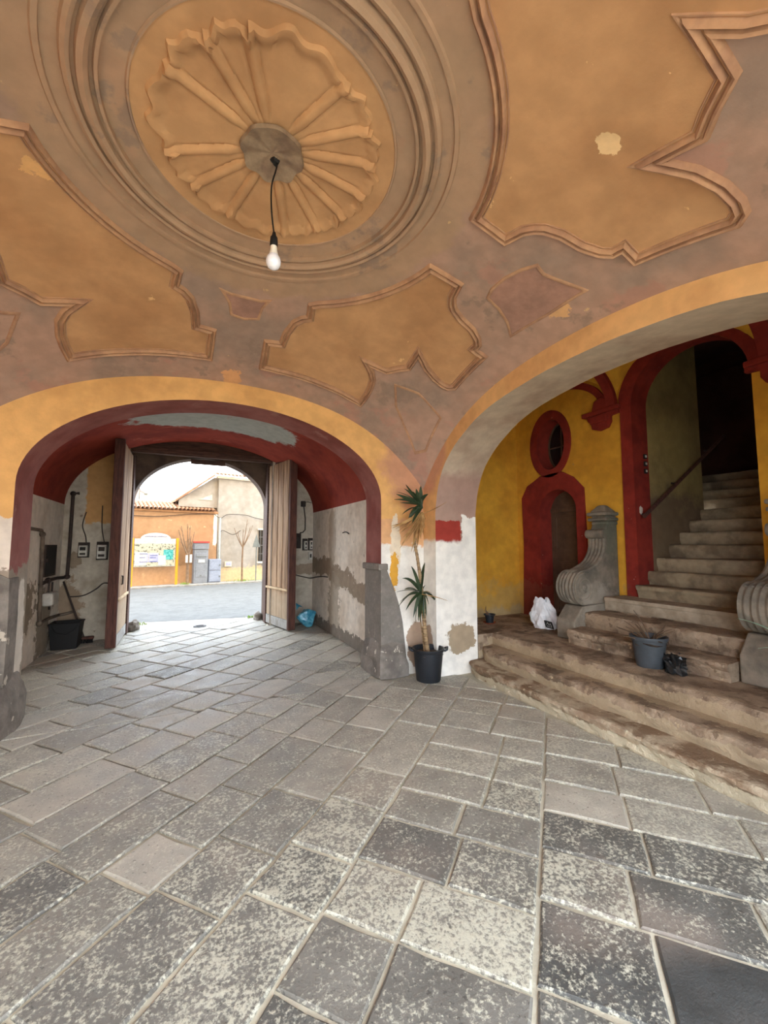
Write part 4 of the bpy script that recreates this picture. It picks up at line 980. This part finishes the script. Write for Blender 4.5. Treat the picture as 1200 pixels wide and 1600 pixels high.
for tp, w_ in (((3.75, 1.67, .945), .018), ((3.75, 1.56, .75), .016), ((3.6, 1.0, 1.1), .02), ((4.0, .9, 1.05), .02), ((4.05, 1.25, 1.2), .02), ((3.78, .75, .95), .02)):
    leaf_blade(MB(), (3.80, 1.20, .66), tp, w_, .06, 9).build('leaf', m_agave, ag, smooth=True)

# ------------------------------------------------------------------ BAGS, BIN, BROOM
def crumple(c, r, seed, amp, n=36, m=22, fb=None, creases=22):
    rr = random.Random(seed); mb = MB(); dirs = [(Vector((rr.gauss(0, 1), rr.gauss(0, 1), rr.gauss(0, 1))).normalized(), rr.uniform(.55, .95)) for _ in range(creases)]
    vs = []
    for j in range(m + 1):
        t = pi * j / m
        for i in range(n):
            q = 2 * pi * i / n; d = Vector((sin(t) * cos(q), sin(t) * sin(q), cos(t))); k = 1.
            for e, o_ in dirs:
                x = d.dot(e)
                if x > o_: k = min(k, 1 - amp * (x - o_) * 3)       # planar dents: facets with creases between
            k *= 1 + rr.uniform(-.012, .012)
            v = Vector((d.x * r[0] * k, d.y * r[1] * k, d.z * r[2] * k)) + Vector(c)
            if fb is not None: v.z = max(v.z, fb)
            vs.append(v)
    return mb.add(vs, [(j * n + i, j * n + (i + 1) % n, (j + 1) * n + (i + 1) % n, (j + 1) * n + i) for j in range(m) for i in range(n)])
t = thing('rubbish_bag', (1.96, 7.38, 0), 'blue translucent rubbish bag at the foot of the right gate leaf', 'bag')
crumple((1.99, 7.36, .19), (.23, .21, .205), 21, .34, fb=.004, creases=40).build('bag', m_bluebag, t)
MB().add([(1.80, 7.34, .33), (1.86, 7.38, .385), (1.93, 7.36, .37), (1.78, 7.32, .46), (1.82, 7.36, .44)], [(0, 1, 3), (1, 4, 3), (1, 2, 4), (3, 1, 0), (3, 4, 1), (4, 2, 1)]).build('tied_neck', m_bluebag, t, weld=False)
t = thing('white_bag', (4.2, 4.02, .42), 'crumpled white plastic bag leaning at the dark door', 'bag')
wb_ = MB(); rr = random.Random(4)
cb = Vector((4.22, 3.95, .42)); ax = Vector((-.5, .86, 0)).normalized(); dp_ = Vector((.86, .5, 0))
def bagfn(i, j):
    q = 2 * pi * i; z = j; wdt = .17 * (1 - .55 * max(0, z - .45) / .55) * (.80 + .35 * z if z < .5 else 1); dpt = .10 * (1 - .75 * z)
    c, s = cos(q), sin(q); e = 1 + .10 * sin(5 * q + 6 * z) + .07 * sin(9 * q - 11 * z) + .05 * sin(13 * q + 17 * z)
    return cb + ax * (c * wdt * e + .05 * z) + dp_ * (s * dpt * e) + Vector((0, 0, .004 + .36 * z + .03 * sin(3 * q) * (z > .05)))
wb_.grid(bagfn, 40, 16).build('bag', m_whitebag, t)
lb = cb - dp_ * .098 - ax * .12 + Vector((0, 0, .012))
lab = MB(); lu = (ax * .10 + Vector((0, 0, .02))); lv = Vector((0, 0, .085)) + ax * .03 - dp_ * -.02
lab.add([lb, lb + lu, lb + lu + lv, lb + lv, lb - dp_ * .006, lb + lu - dp_ * .006, lb + lu + lv - dp_ * .006, lb + lv - dp_ * .006], [(0, 1, 2, 3), (4, 5, 6, 7), (0, 1, 5, 4), (1, 2, 6, 5), (2, 3, 7, 6), (3, 0, 4, 7)])
lo = lab.build('black_label', m_black, t)
def stroke(pts, r=.004): return [lb + lu * a + lv * b - dp_ * .009 for a, b in pts]
MB().tube(stroke([(.2, .3), (.3, .75), (.45, .4), (.6, .8), (.75, .45)]), .004, 5).tube(stroke([(.2, .2), (.8, .25)]), .003, 5).build('mark', m_paper, t)

t = thing('plastic_bin', (-1.52, 7.48, 0), 'black plastic bin standing in the dim left corner of the passage', 'bin')
def tub(z0, z1, a0_, a1_, b0_, b1_, cx, cy, th=.012):
    mb = MB(); o0 = [(cx + sx * a0_, cy + sy * b0_, z0) for sx, sy in ((-1, -1), (1, -1), (1, 1), (-1, 1))]; o1 = [(cx + sx * a1_, cy + sy * b1_, z1) for sx, sy in ((-1, -1), (1, -1), (1, 1), (-1, 1))]
    i1 = [(cx + sx * (a1_ - th), cy + sy * (b1_ - th), z1) for sx, sy in ((-1, -1), (1, -1), (1, 1), (-1, 1))]; i0 = [(cx + sx * (a0_ - th), cy + sy * (b0_ - th), z0 + .02) for sx, sy in ((-1, -1), (1, -1), (1, 1), (-1, 1))]
    f = [(0, 1, 2, 3)]
    for a, b in ((0, 4), (4, 8), (8, 12)): f += [(a + i, a + (i + 1) % 4, b + (i + 1) % 4, b + i) for i in range(4)]
    f.append((15, 14, 13, 12)); return mb.add(o0 + o1 + i1 + i0, f)
tub(.005, .36, .15, .18, .13, .155, -1.53, 7.48).build('body', m_black, t, bevel=.012)
MB().prism([[(-1.72, 7.315), (-1.34, 7.315), (-1.34, 7.645), (-1.72, 7.645)], [(-1.70, 7.335), (-1.36, 7.335), (-1.36, 7.625), (-1.70, 7.625)]], lambda a, b: (a, b, .355), lambda a, b: (a, b, .375)).build('rim', m_black, t, bevel=.005)
MB().tube([(-1.67, 7.31, .34), (-1.62, 7.28, .26), (-1.50, 7.27, .22), (-1.40, 7.29, .28), (-1.37, 7.31, .34)], .006, 6).build('handle', m_black, t)
t = thing('broom', (-1.38, 7.72, 0), 'long handled broom leaning against the wall behind the black bin', 'broom')
MB().tube([(-1.36, 7.70, .09), (-1.68, 7.84, .93)], .014, 8).build('handle', m_pipedark, t)
MB().box(-1.48, -1.23, 7.66, 7.73, .06, .10).build('head', m_gateedge, t, bevel=.012)
bm_ = MB(); rr = random.Random(1)
for k in range(60):
    x, y = rr.uniform(-1.47, -1.24), rr.uniform(7.665, 7.725); bm_.tube([(x, y, .065), (x + rr.uniform(-.02, .02), y + rr.uniform(-.02, .01), .004)], .005, 4)
bm_.build('bristles', m_black, t, kind='stuff', weld=False)

# ------------------------------------------------------------------ PIPES, METERS, CABLES
def pipe(pts, r, label, mat, name='water_pipe', cat='pipe', clips=()):
    t = thing(name, pts[0], label, cat); MB().tube(pts, r, 8).build('run', mat, t, smooth=True)
    for c in clips: MB().blob(c, (r * 1.7, r * 1.7, r * 1.7), 1, .02, 10, 6).build('joint', mat, t, smooth=True)
xl = PX0 + .03
pipe([(xl, 6.3, 1.69), (xl, 6.74, 1.68), (xl, 6.82, 1.60), (xl, 6.86, 1.0), (xl, 6.90, .46), (xl, 7.28, .46), (xl, 7.80, .43), (-1.62, YG - .03, .44), (-1.52, YG - .03, .47)], .022, 'pale pipe running down the left passage wall to floor level', m_pipe, clips=[(xl, 6.80, 1.63), (xl, 6.90, .46)])
pipe([(-1.55, YG - .03, 2.30), (-1.63, YG - .03, 2.29), (-1.635, YG - .03, 1.5), (-1.645, YG - .03, 1.03), (-1.68, YG - .03, .99), (xl, 7.6, 1.0), (xl, 7.17, 1.0), (xl, 6.85, .97)], .024, 'dark iron pipe dropping beside the left gate leaf and turning the corner', m_pipedark, clips=[(-1.63, YG - .03, 2.29), (-1.645, YG - .03, 1.0), (xl, 7.17, 1.0)])
t = thing('niche_board', (PX0, 7.3, 1.06), 'flat black board standing for a dark hatch set in the left passage wall between the pipes', 'niche')  # flush board; its black colour stands for the dark inside of a niche
MB().box(PX0 + .001, PX0 + .012, 7.06, 7.54, 1.07, 1.47).build('door', m_black, t, bevel=.003)
MB().prism([[(7.04, 1.05), (7.56, 1.05), (7.56, 1.49), (7.04, 1.49)], [(7.065, 1.075), (7.535, 1.075), (7.535, 1.465), (7.065, 1.465)]], YZ(PX0 + .001), YZ(PX0 + .02)).build('frame', m_pipedark, t)
MB().box(PX0 + .012, PX0 + .03, 7.10, 7.13, 1.25, 1.30).build('latch', m_pipedark, t)
t = thing('gas_meter', (PX0 + .07, 7.2, .65), 'small white gas meter hung low on the left passage wall', 'meter')
MB().box(PX0 + .005, PX0 + .13, 7.02, 7.34, .66, .84).build('case', m_meterwhite, t, bevel=.03)
MB().tube([(PX0 + .06, 7.10, .84), (PX0 + .06, 7.10, .97)], .012, 8).build('inlet_pipe', m_pipedark, t); MB().tube([(PX0 + .06, 7.26, .84), (PX0 + .06, 7.26, .97)], .012, 8).build('inlet_pipe', m_pipedark, t)
MB().tube([(PX0 + .06, 7.18, .66), (PX0 + .06, 7.18, .60)], .012, 8).build('outlet_pipe', m_pipedark, t)
def meter(x0, x1, z0, z1, label, dark=False, board=True):
    t = thing('electricity_meter', ((x0 + x1) / 2, YG, z0), label, 'meter', 'electricity meters on the gate wall'); y = YG
    if board: MB().box(x0, x1, y - .025, y - .003, z0, z1).build('board', m_meterboard, t, bevel=.004)
    w_, h = x1 - x0, z1 - z0
    a, b = (x0 + .018, x1 - .018); c, d = z0 + .02, z1 - .05
    MB().box(a, b, y - .10, y - .025, c, d).build('case', m_meterboard if dark else m_meterwhite, t, bevel=.01)
    MB().box(a + .02, b - .02, y - .106, y - .10, c + (d - c) * .55, c + (d - c) * .85).build('dial_window', m_glass, t)
    MB().box(a + .02, b - .02, y - .106, y - .10, c + (d - c) * .15, c + (d - c) * .32).build('terminal_cover', m_meterboard, t)
meter(-1.53, -1.38, 1.29, 1.53, 'electricity meter on dark board, nearest the left passage wall')
meter(-1.29, -1.13, 1.25, 1.54, 'electricity meter on tall dark board, next to the left gate leaf')
meter(1.84, 2.0, 1.42, 1.71, 'dark meter box half hidden behind the right gate leaf', True)
meter(2.03, 2.13, 1.38, 1.61, 'pale narrow meter between the dark box and the corner')
meter(2.14, 2.235, 1.38, 1.62, 'pale narrow meter in the right corner of the gate wall')
t = thing('switch_box', (2.19, YG, 1.2), 'small white switch box below the corner meter', 'switch box')
MB().box(2.15, 2.225, YG - .06, YG - .003, 1.20, 1.35).build('case', m_meterwhite, t, bevel=.006); MB().box(2.17, 2.2, YG - .066, YG - .06, 1.24, 1.31).build('lever', m_black, t)
t = thing('junction_box', (2.03, YG, 2.23), 'dark junction box with a drooping lead high on the gate wall', 'junction box')
MB().box(1.985, 2.075, YG - .05, YG - .003, 2.23, 2.34).build('box', m_meterboard, t, bevel=.01)
MB().tube([(2.04, YG - .03, 2.25), (2.075, YG - .03, 2.0), (2.075, YG - .03, 1.78), (2.03, YG - .03, 1.73), (1.97, YG - .04, 1.72)], .012, 8).build('lead', m_cable, t)
MB().tube([(2.05, YG - .02, 2.31), (2.12, YG - .02, 2.33), (2.20, YG - .02, 2.31)], .006, 6).build('lead', m_cable, t)
def cable(pts, label, r=.008): t = thing('cable', pts[0], label, 'cable'); MB().tube(spline(pts, 5), r, 6).build('lead', m_cable, t); return t
yk = YG - .014
cable([(-1.45, yk, 2.01), (-1.49, yk, 1.80), (-1.44, yk, 1.62), (-1.43, yk, 1.52)], 'thin lead dropping to the meter nearest the left wall')
cable([(-1.24, yk, 2.12), (-1.235, yk, 1.80), (-1.21, yk, 1.62), (-1.19, yk, 1.53)], 'thin lead dropping to the meter beside the left gate leaf')
cable([(-1.62, yk, .69), (-1.43, yk, .70), (-1.27, yk, .79), (-1.17, yk, .88), (-1.06, yk, .86)], 'slack cable sagging across the left gate wall', .011)
cable([(1.80, yk, .95), (1.95, yk, .90), (2.10, yk, .86), (2.20, yk, .84), (2.225, 7.6, .88), (2.226, 7.2, .92), (2.228, 6.9, .93)], 'slack cable sagging below the right hand meters', .011)
cable([(2.228, 6.15, 1.68), (2.226, 6.0, 1.69), (2.228, 5.88, 1.66)], 'short stub of dark cable on the right passage wall', .008)
t = thing('drain_cover', (.27, 8.33, 0), 'dark oval iron drain cover in the gateway paving', 'drain')
MB().lathe([(0, .012), (.10, .012), (.11, .006), (.112, 0), (0, 0)], (.27, 8.33, .003), 24).build('lid', m_black, t)
for k in range(3): MB().box(.21, .33, 8.30 + .03 * k - .004, 8.30 + .03 * k + .004, .015, .018).build('bar', m_pipedark, t)
for k, (x, y, r, lab) in enumerate(((-.80, 8.50, .10, 'rough stone lump at the left foot of the gateway'), (1.34, 8.62, .09, 'pale stone lump at the right foot of the gateway'))):
    t = thing('kerb_stone', (x, y, 0), lab, 'stone'); MB().blob((x, y, r * .6), (r, r * 1.2, r), 30 + k, .18, 18, 12, .001).build('lump', m_guard, t, smooth=True)
def weeds(c, label, n=40, r=.12, h=.06, seed=1):
    t = thing('weeds', c, label, 'weeds'); t['kind'] = 'stuff'; mb = MB(); rr = random.Random(seed)
    for k in range(n):
        a = rr.uniform(0, 6.28); q = rr.uniform(0, r); x, y = c[0] + q * cos(a), c[1] + q * .5 * sin(a)
        leaf_blade(mb, (x, y, c[2]), (x + rr.uniform(-.04, .04), y + rr.uniform(-.04, .04), c[2] + rr.uniform(.4, 1) * h), .006, 0, 3)
    mb.build('blades', m_weed, t, kind='stuff', weld=False)
weeds((-.74, 8.95, 0), 'tuft of green weeds at the left threshold', seed=2); weeds((1.22, 8.86, 0), 'tuft of green weeds at the right threshold', seed=3)

# ------------------------------------------------------------------ STREET
MB().add([(-30, 9.05 + 2.9, -.012), (-2.5, 9.62, -.012), (-.91, 9.36, -.012), (1.53, 9.0, -.012), (3.5, 8.75, -.012), (30, 5.0, -.012), (30, 30, -.012), (-30, 30, -.012)], [(0, 1, 2, 3, 4, 5, 6, 7)]).build('floor_street', m_asphalt, kind='structure')
MB().box(-2.5, 3.6, 8.74, 9.75, -.2, -.016).build('floor_threshold', m_kerb, kind='structure')
ST = Matrix.Translation((0, 17.4, 0)) @ Matrix.Rotation(math.atan(.2), 4, 'Z')
AST = math.atan(.2)
def sthing(name, x, y, label, cat, group=None):
    p = ST @ Vector((x, y, 0)); t = thing(name, p, label, cat, group, AST); t['_o'] = 0; del t['_o']; t_off[t.name] = (x, y); return t
t_off = {}
class SB(MB):                                        # street coordinates: x along the facades, y away from the gate
    def build(s, name, mat, parent=None, **k):
        s.v = [tuple(ST @ Vector(v)) for v in s.v]; return MB.build(s, name, mat, parent, **k)
SB().box(-12, 14, -.85, -.70, -.1, .03).build('trim_kerb', m_kerb, kind='structure')
SB().box(-12, 14, -.70, .05, -.1, .02).build('floor_pavement', m_kerb, kind='structure')
oh = sthing('orange_house', 0, 0, 'low orange rendered house with a clay tile eave across the street', 'building')
SB().box(-8, 1.10, 0, 6, 0, 2.72).build('wall', m_house, oh)
SB().box(-8, 1.12, -.06, .05, 2.70, 2.78).build('cornice', m_cornice, oh, bevel=.02)
tl = SB(); rr = random.Random(2)
for k in range(66):
    x = -7.9 + .136 * k
    for row in range(4):
        y = -.16 + .30 * row; z = 2.80 + .085 * row; n = 7; vs = []
        for yy, zz, rad in ((y, z, .062), (y + .36, z + .10, .052)):
            for i in range(n): q = pi * i / (n - 1); vs.append((x + rad * cos(q), yy, zz + rad * sin(q) * 1.15))
        m_ = len(vs) // 2; fs = [(i, i + 1, m_ + i + 1, m_ + i) for i in range(n - 1)]
        vs2 = [(a, b, c - .014) for a, b, c in vs]; tl.add(vs + vs2, fs + [tuple(2 * m_ + i for i in f[::-1]) for f in fs] + [(i, i + 1, 2 * m_ + i + 1, 2 * m_ + i) for i in range(n - 1)])
tl.build('roof_tiles', m_tile, oh, kind='stuff', weld=False)
SB().add([(-8, .0, 2.80), (1.08, 0, 2.80), (1.08, 5, 4.1), (-8, 5, 4.1), (-8, 0, 2.74), (1.08, 0, 2.74), (1.08, 5, 4.04), (-8, 5, 4.04)], [(0, 1, 2, 3), (4, 5, 6, 7), (0, 1, 5, 4), (1, 2, 6, 5), (2, 3, 7, 6), (3, 0, 4, 7)]).build('roof', m_tile, oh)
wh = sthing('white_house', 1.15, 0, 'tall pale house with a tiled gable roof beyond the utility cabinets', 'building')
SB().box(1.12, 9, 0.01, 7, 0, 4.2).build('wall', m_whitehouse, wh)
SB().add([(1.13, .05, 2.6), (1.13, 7, 2.6), (1.13, 7, 3.3), (1.13, .05, 4.2), (1.10, .05, 2.6), (1.10, 7, 2.6), (1.10, 7, 3.3), (1.10, .05, 4.2)], [(0, 1, 2, 3), (4, 5, 6, 7), (0, 1, 5, 4), (1, 2, 6, 5), (2, 3, 7, 6), (3, 0, 4, 7)]).build('side_wall', m_whitehouse, wh)
SB().box(1.02, 9, -.10, .08, 4.14, 4.24).build('cornice', m_eave, wh, bevel=.02)
tl = SB()
for k in range(52):
    x = .98 + .15 * k; n = 7; vs = []
    for yy, zz, rad in ((-.20, 4.26, .068), (.25, 4.38, .06)):
        for i in range(n): q = pi * i / (n - 1); vs.append((x + rad * cos(q), yy, zz + rad * sin(q)))
    fs = [(i, i + 1, n + i + 1, n + i) for i in range(n - 1)]; vs2 = [(a, b, c - .014) for a, b, c in vs]
    tl.add(vs + vs2, fs + [tuple(2 * n + i for i in f[::-1]) for f in fs] + [(i, i + 1, 2 * n + i + 1, 2 * n + i) for i in range(n - 1)])
tl.build('roof_tiles', m_tile, wh, kind='stuff', weld=False)
# gable slope running away to the left
SB().add([(.92, -.2, 4.27), (.92, -.2, 4.20), (-.42, .1, 3.20), (-.42, .1, 3.13), (.92, 7, 4.27), (.92, 7, 4.20), (-.42, 7, 3.20), (-.42, 7, 3.13)], [(0, 1, 3, 2), (0, 2, 6, 4), (1, 5, 7, 3), (2, 3, 7, 6), (4, 6, 7, 5), (0, 4, 5, 1)]).build('verge', m_tile, wh)
SB().add([(1.13, .12, 4.2), (.95, .12, 4.17), (-.30, .12, 3.20), (-.30, .12, 2.95), (1.13, .12, 2.95), (1.13, .2, 4.2), (.95, .2, 4.17), (-.30, .2, 3.20), (-.30, .2, 2.95), (1.13, .2, 2.95)], [(0, 1, 2, 3, 4), (9, 8, 7, 6, 5), (0, 5, 6, 1), (1, 6, 7, 2), (2, 7, 8, 3), (3, 8, 9, 4)]).build('gable_wall', m_whitehouse, wh)
SB().prism([[(.40, 3.25), (.90, 3.25), (.90, 3.48)]], lambda a, b: (a, .10, b), lambda a, b: (a, .13, b)).build('gable_opening', m_eave, wh)
wd = SB().box(2.80, 3.5, -.02, .03, .78, 2.10).build('window', m_glass, wh)
SB().box(2.74, 3.56, -.05, .0, 2.10, 2.16).box(2.74, 3.56, -.08, .0, .70, .78).build('surround', m_eave, wd)
for k in range(6): SB().tube([(2.84 + k * .12, -.06, .78), (2.84 + k * .12, -.06, 2.10)], .012, 6).build('grille_bar', m_grille, wd)
for z in (1.1, 1.45, 1.8): SB().box(2.80, 3.5, -.07, -.05, z - .015, z + .015).build('grille_bar', m_grille, wd)
SB().tube([(1.19, -.06, .1), (1.19, -.06, 2.55)], .035, 8).build('downpipe', m_greyboard, wh)
SB().box(1.42, 1.70, -.04, .02, .60, .80).build('wall_plate', m_eave, wh, bevel=.008); SB().box(1.47, 1.65, -.05, -.04, .65, .76).build('wall_plate_face', m_paperblue, wh)
# notice board
nb = sthing('notice_board', -1.08, -.3, 'municipal notice board with torn posters on two orange posts', 'notice board')
yb = -.30
for x in (-1.80, -.37):
    SB().box(x - .04, x + .04, yb - .03, yb + .04, .01, 1.72).build('post', m_orangepost, nb)
SB().box(-1.74, -.43, yb - .012, yb + .015, .70, 1.70).build('panel', m_greyboard, nb)
arc = [(-1.56, 1.70), (-.60, 1.70)] + [(-1.08 + .48 * cos(pi * i / 16), 1.70 + .21 * sin(pi * i / 16)) for i in range(1, 16)]
SB().prism([arc], lambda a, b: (a, yb - .014, b), lambda a, b: (a, yb + .012, b)).build('arched_header', m_paper, nb)
SB().box(-1.74, -.43, yb - .018, yb - .012, .72, 1.52).build('poster_layer', m_torn, nb)
rr = random.Random(9)
for (x0, x1, z0, z1, mt) in ((-1.71, -1.35, .75, 1.22, m_paper), (-1.60, -1.30, .86, 1.18, m_paperblue), (-1.28, -.98, .86, 1.18, m_paperblue), (-.98, -.74, .74, 1.10, m_paper), (-.82, -.50, .94, 1.30, m_teal), (-1.66, -1.2, 1.26, 1.40, m_torn), (-1.1, -.6, 1.32, 1.5, m_torn)):
    SB().box(x0, x1, yb - .022 - rr.uniform(0, .003), yb - .018, z0, z1).build('poster', mt, nb)
def lettering(body, x, z, size, parent, mat, y):
    cu = bpy.data.curves.new('lettering', 'FONT'); cu.body = body; cu.size = size; cu.align_x = 'CENTER'; cu.extrude = .002
    tmp = bpy.data.objects.new('lettering', cu); COL.objects.link(tmp)
    dg = bpy.context.evaluated_depsgraph_get(); me = bpy.data.meshes.new_from_object(tmp.evaluated_get(dg))
    bpy.data.objects.remove(tmp)
    M = ST @ Matrix.Translation((x, y, z)) @ Matrix.Rotation(radians(90), 4, 'X')
    me.transform(wmat(parent).inverted() @ M); me.materials.clear(); me.materials.append(mat.m)
    o = bpy.data.objects.new('lettering', me); COL.objects.link(o); o.parent = parent; return o
lettering('COMUNE DI CASAPULLA', -1.08, 1.755, .062, nb, m_ink, yb - .018)
for (x0, x1, z) in ((-1.57, -1.33, 1.155), (-1.57, -1.33, .875), (-1.25, -1.01, 1.10), (-1.25, -1.01, .885), (-1.25, -1.06, 1.02), (-1.57, -1.4, 1.03)):
    SB().box(x0, x1, yb - .030, yb - .026, z - .010, z + .010).build('print_line', m_ink, nb)
# cabinets
ct = sthing('utility_cabinet', .46, -.15, 'tall grey utility cabinet with a red top band', 'cabinet')
SB().box(.22, .72, -.32, -.02, .02, 1.30).build('body', m_cabgrey, ct, bevel=.01); SB().box(.205, .735, -.34, -.02, 1.31, 1.54).build('upper_box', m_cabgrey, ct, bevel=.01)
SB().box(.19, .75, -.36, -.01, 1.55, 1.61).build('red_band', m_cabred, ct, bevel=.006); SB().box(.28, .66, -.33, -.31, .25, 1.16).build('door', m_cabgrey, ct, bevel=.01)
SB().box(.36, .60, -.345, -.33, .80, .92).build('white_sticker', m_paper, ct); SB().box(.30, .64, -.345, -.33, 1.02, 1.05).build('vent_slot', m_signback, ct); SB().box(.44, .50, -.345, -.33, .30, .33).build('lock', m_signback, ct)
cl = sthing('low_cabinet', .98, -.15, 'low double utility cabinet right of the tall grey one', 'cabinet')
SB().box(.76, 1.22, -.26, -.02, .03, .92).build('body', m_cabblue, cl, bevel=.01); SB().box(.78, 1.20, -.28, -.26, .50, .90).build('door', m_cabblue, cl, bevel=.008); SB().box(.78, 1.20, -.28, -.26, .06, .45).build('door', m_cabblue, cl, bevel=.008)
SB().box(1.155, 1.19, -.295, -.28, .66, .72).build('handle', m_signback, cl); SB().box(1.155, 1.19, -.295, -.28, .22, .28).build('handle', m_signback, cl)
# bare trees
def tree(x, y, fork, tips, r, label, sleeve=False):
    t = sthing('bare_tree', x, y, label, 'tree', 'bare street trees'); rr = random.Random(int(x * 100))
    SB().tube([(x, y, 0), (x - .01, y, fork * .5), (x, y, fork)], [r * 1.1, r, r * .95], 8).build('trunk', m_treebark, t, smooth=True)
    for (tx, tz) in tips:
        a = Vector((x, y, fork)); e = Vector((tx, y + rr.uniform(-.15, .15), tz)); mid = a.lerp(e, .45) + Vector(((tx - x) * .15, 0, -.06))
        pts = bez(a - Vector((0, 0, .03)), mid, e, 6); SB().tube(pts, [r * .62 - r * .38 * i / 6 for i in range(7)], 6).build('branch', m_treebark, t, smooth=True)
        for k in (3, 5):
            b = pts[k]; SB().tube([b, b + Vector((rr.uniform(-.10, .10), 0, rr.uniform(.06, .18)))], [r * .25, r * .12], 5).build('twig', m_treebark, t)
    if sleeve:
        SB().box(x - .10, x - .02, y - r - .02, y - r - .005, .82, 1.10).build('paper_notice', m_paper, t); SB().box(x + .04, x + .12, y - r - .02, y - r - .005, .82, 1.12).build('paper_notice', m_paper, t)
        SB().tube([(x - .11, y - r - .01, .82), (x + .13, y - r - .01, .80)], .012, 5).build('tie', m_twig, t)
    return t
tree(-.02, -.45, 1.08, [(-.26, 2.18), (-.07, 2.26), (.02, 2.20), (.20, 1.96), (-.40, 2.02), (.08, 1.8)], .05, 'bare pollarded tree with white notices, beside the notice board', True)
tree(1.99, -.45, 1.40, [(1.62, 2.14), (1.78, 2.02), (1.98, 2.10), (2.12, 2.48), (2.26, 2.18), (2.34, 2.26)], .035, 'slender bare tree in front of the pale house')
rs = sthing('road_sign', 2.52, -.5, 'triangular road sign seen from behind on a thin pole', 'sign')
SB().tube([(2.53, -.5, 0), (2.53, -.5, 1.80)], .025, 8).build('pole', m_signback, rs)
SB().prism([[(2.35, 1.38), (2.67, 1.38), (2.51, 1.92)]], lambda a, b: (a, -.53, b), lambda a, b: (a, -.545, b)).build('plate', m_signback, rs, bevel=.004)
la = sthing('aerial_mast', -1.26, 2.0, 'thin mast with a side arm above the orange house roof', 'mast')
SB().tube([(-1.42, 2.0, 3.1), (-1.42, 2.0, 3.95)], .018, 6).build('mast', m_signback, la); SB().tube([(-1.42, 2.0, 3.66), (-1.22, 2.0, 3.56)], .016, 6).build('arm', m_signback, la); SB().box(-1.26, -1.14, 1.95, 2.05, 3.50, 3.56).build('lamp_head', m_signback, la)
def scable(pts, label): t = sthing('overhead_cable', pts[0][0], pts[0][1], label, 'cable'); SB().tube(spline(pts, 6), .012, 5).build('lead', m_cable, t)
scable([(-7, -.04, 2.60), (-1.85, -.04, 2.52), (-.94, -.04, 2.53), (.15, -.04, 2.66), (.95, -.04, 2.70)], 'black cable strung under the tile eave of the orange house')
scable([(.95, -.06, 2.70), (1.20, -.06, 2.54), (1.5, -.06, 2.70), (2.2, -.06, 2.70), (2.6, -.06, 2.60), (3.2, -.06, 2.50)], 'black cable strung across the pale house front')
scable([(1.19, -.08, 1.95), (1.30, -.08, 2.05), (1.60, -.2, 1.90), (1.75, -.3, 1.92), (1.90, -.4, 2.05)], 'slack cable from the downpipe to the slender tree')
p = ST @ Vector((-.12, -.5, .02)); weeds(tuple(p), 'green weeds at the foot of the pollarded tree', 60, .16, .10, 4)
p = ST @ Vector((2.1, -.35, .02)); weeds(tuple(p), 'green weeds along the foot of the pale house', 120, .7, .10, 5)
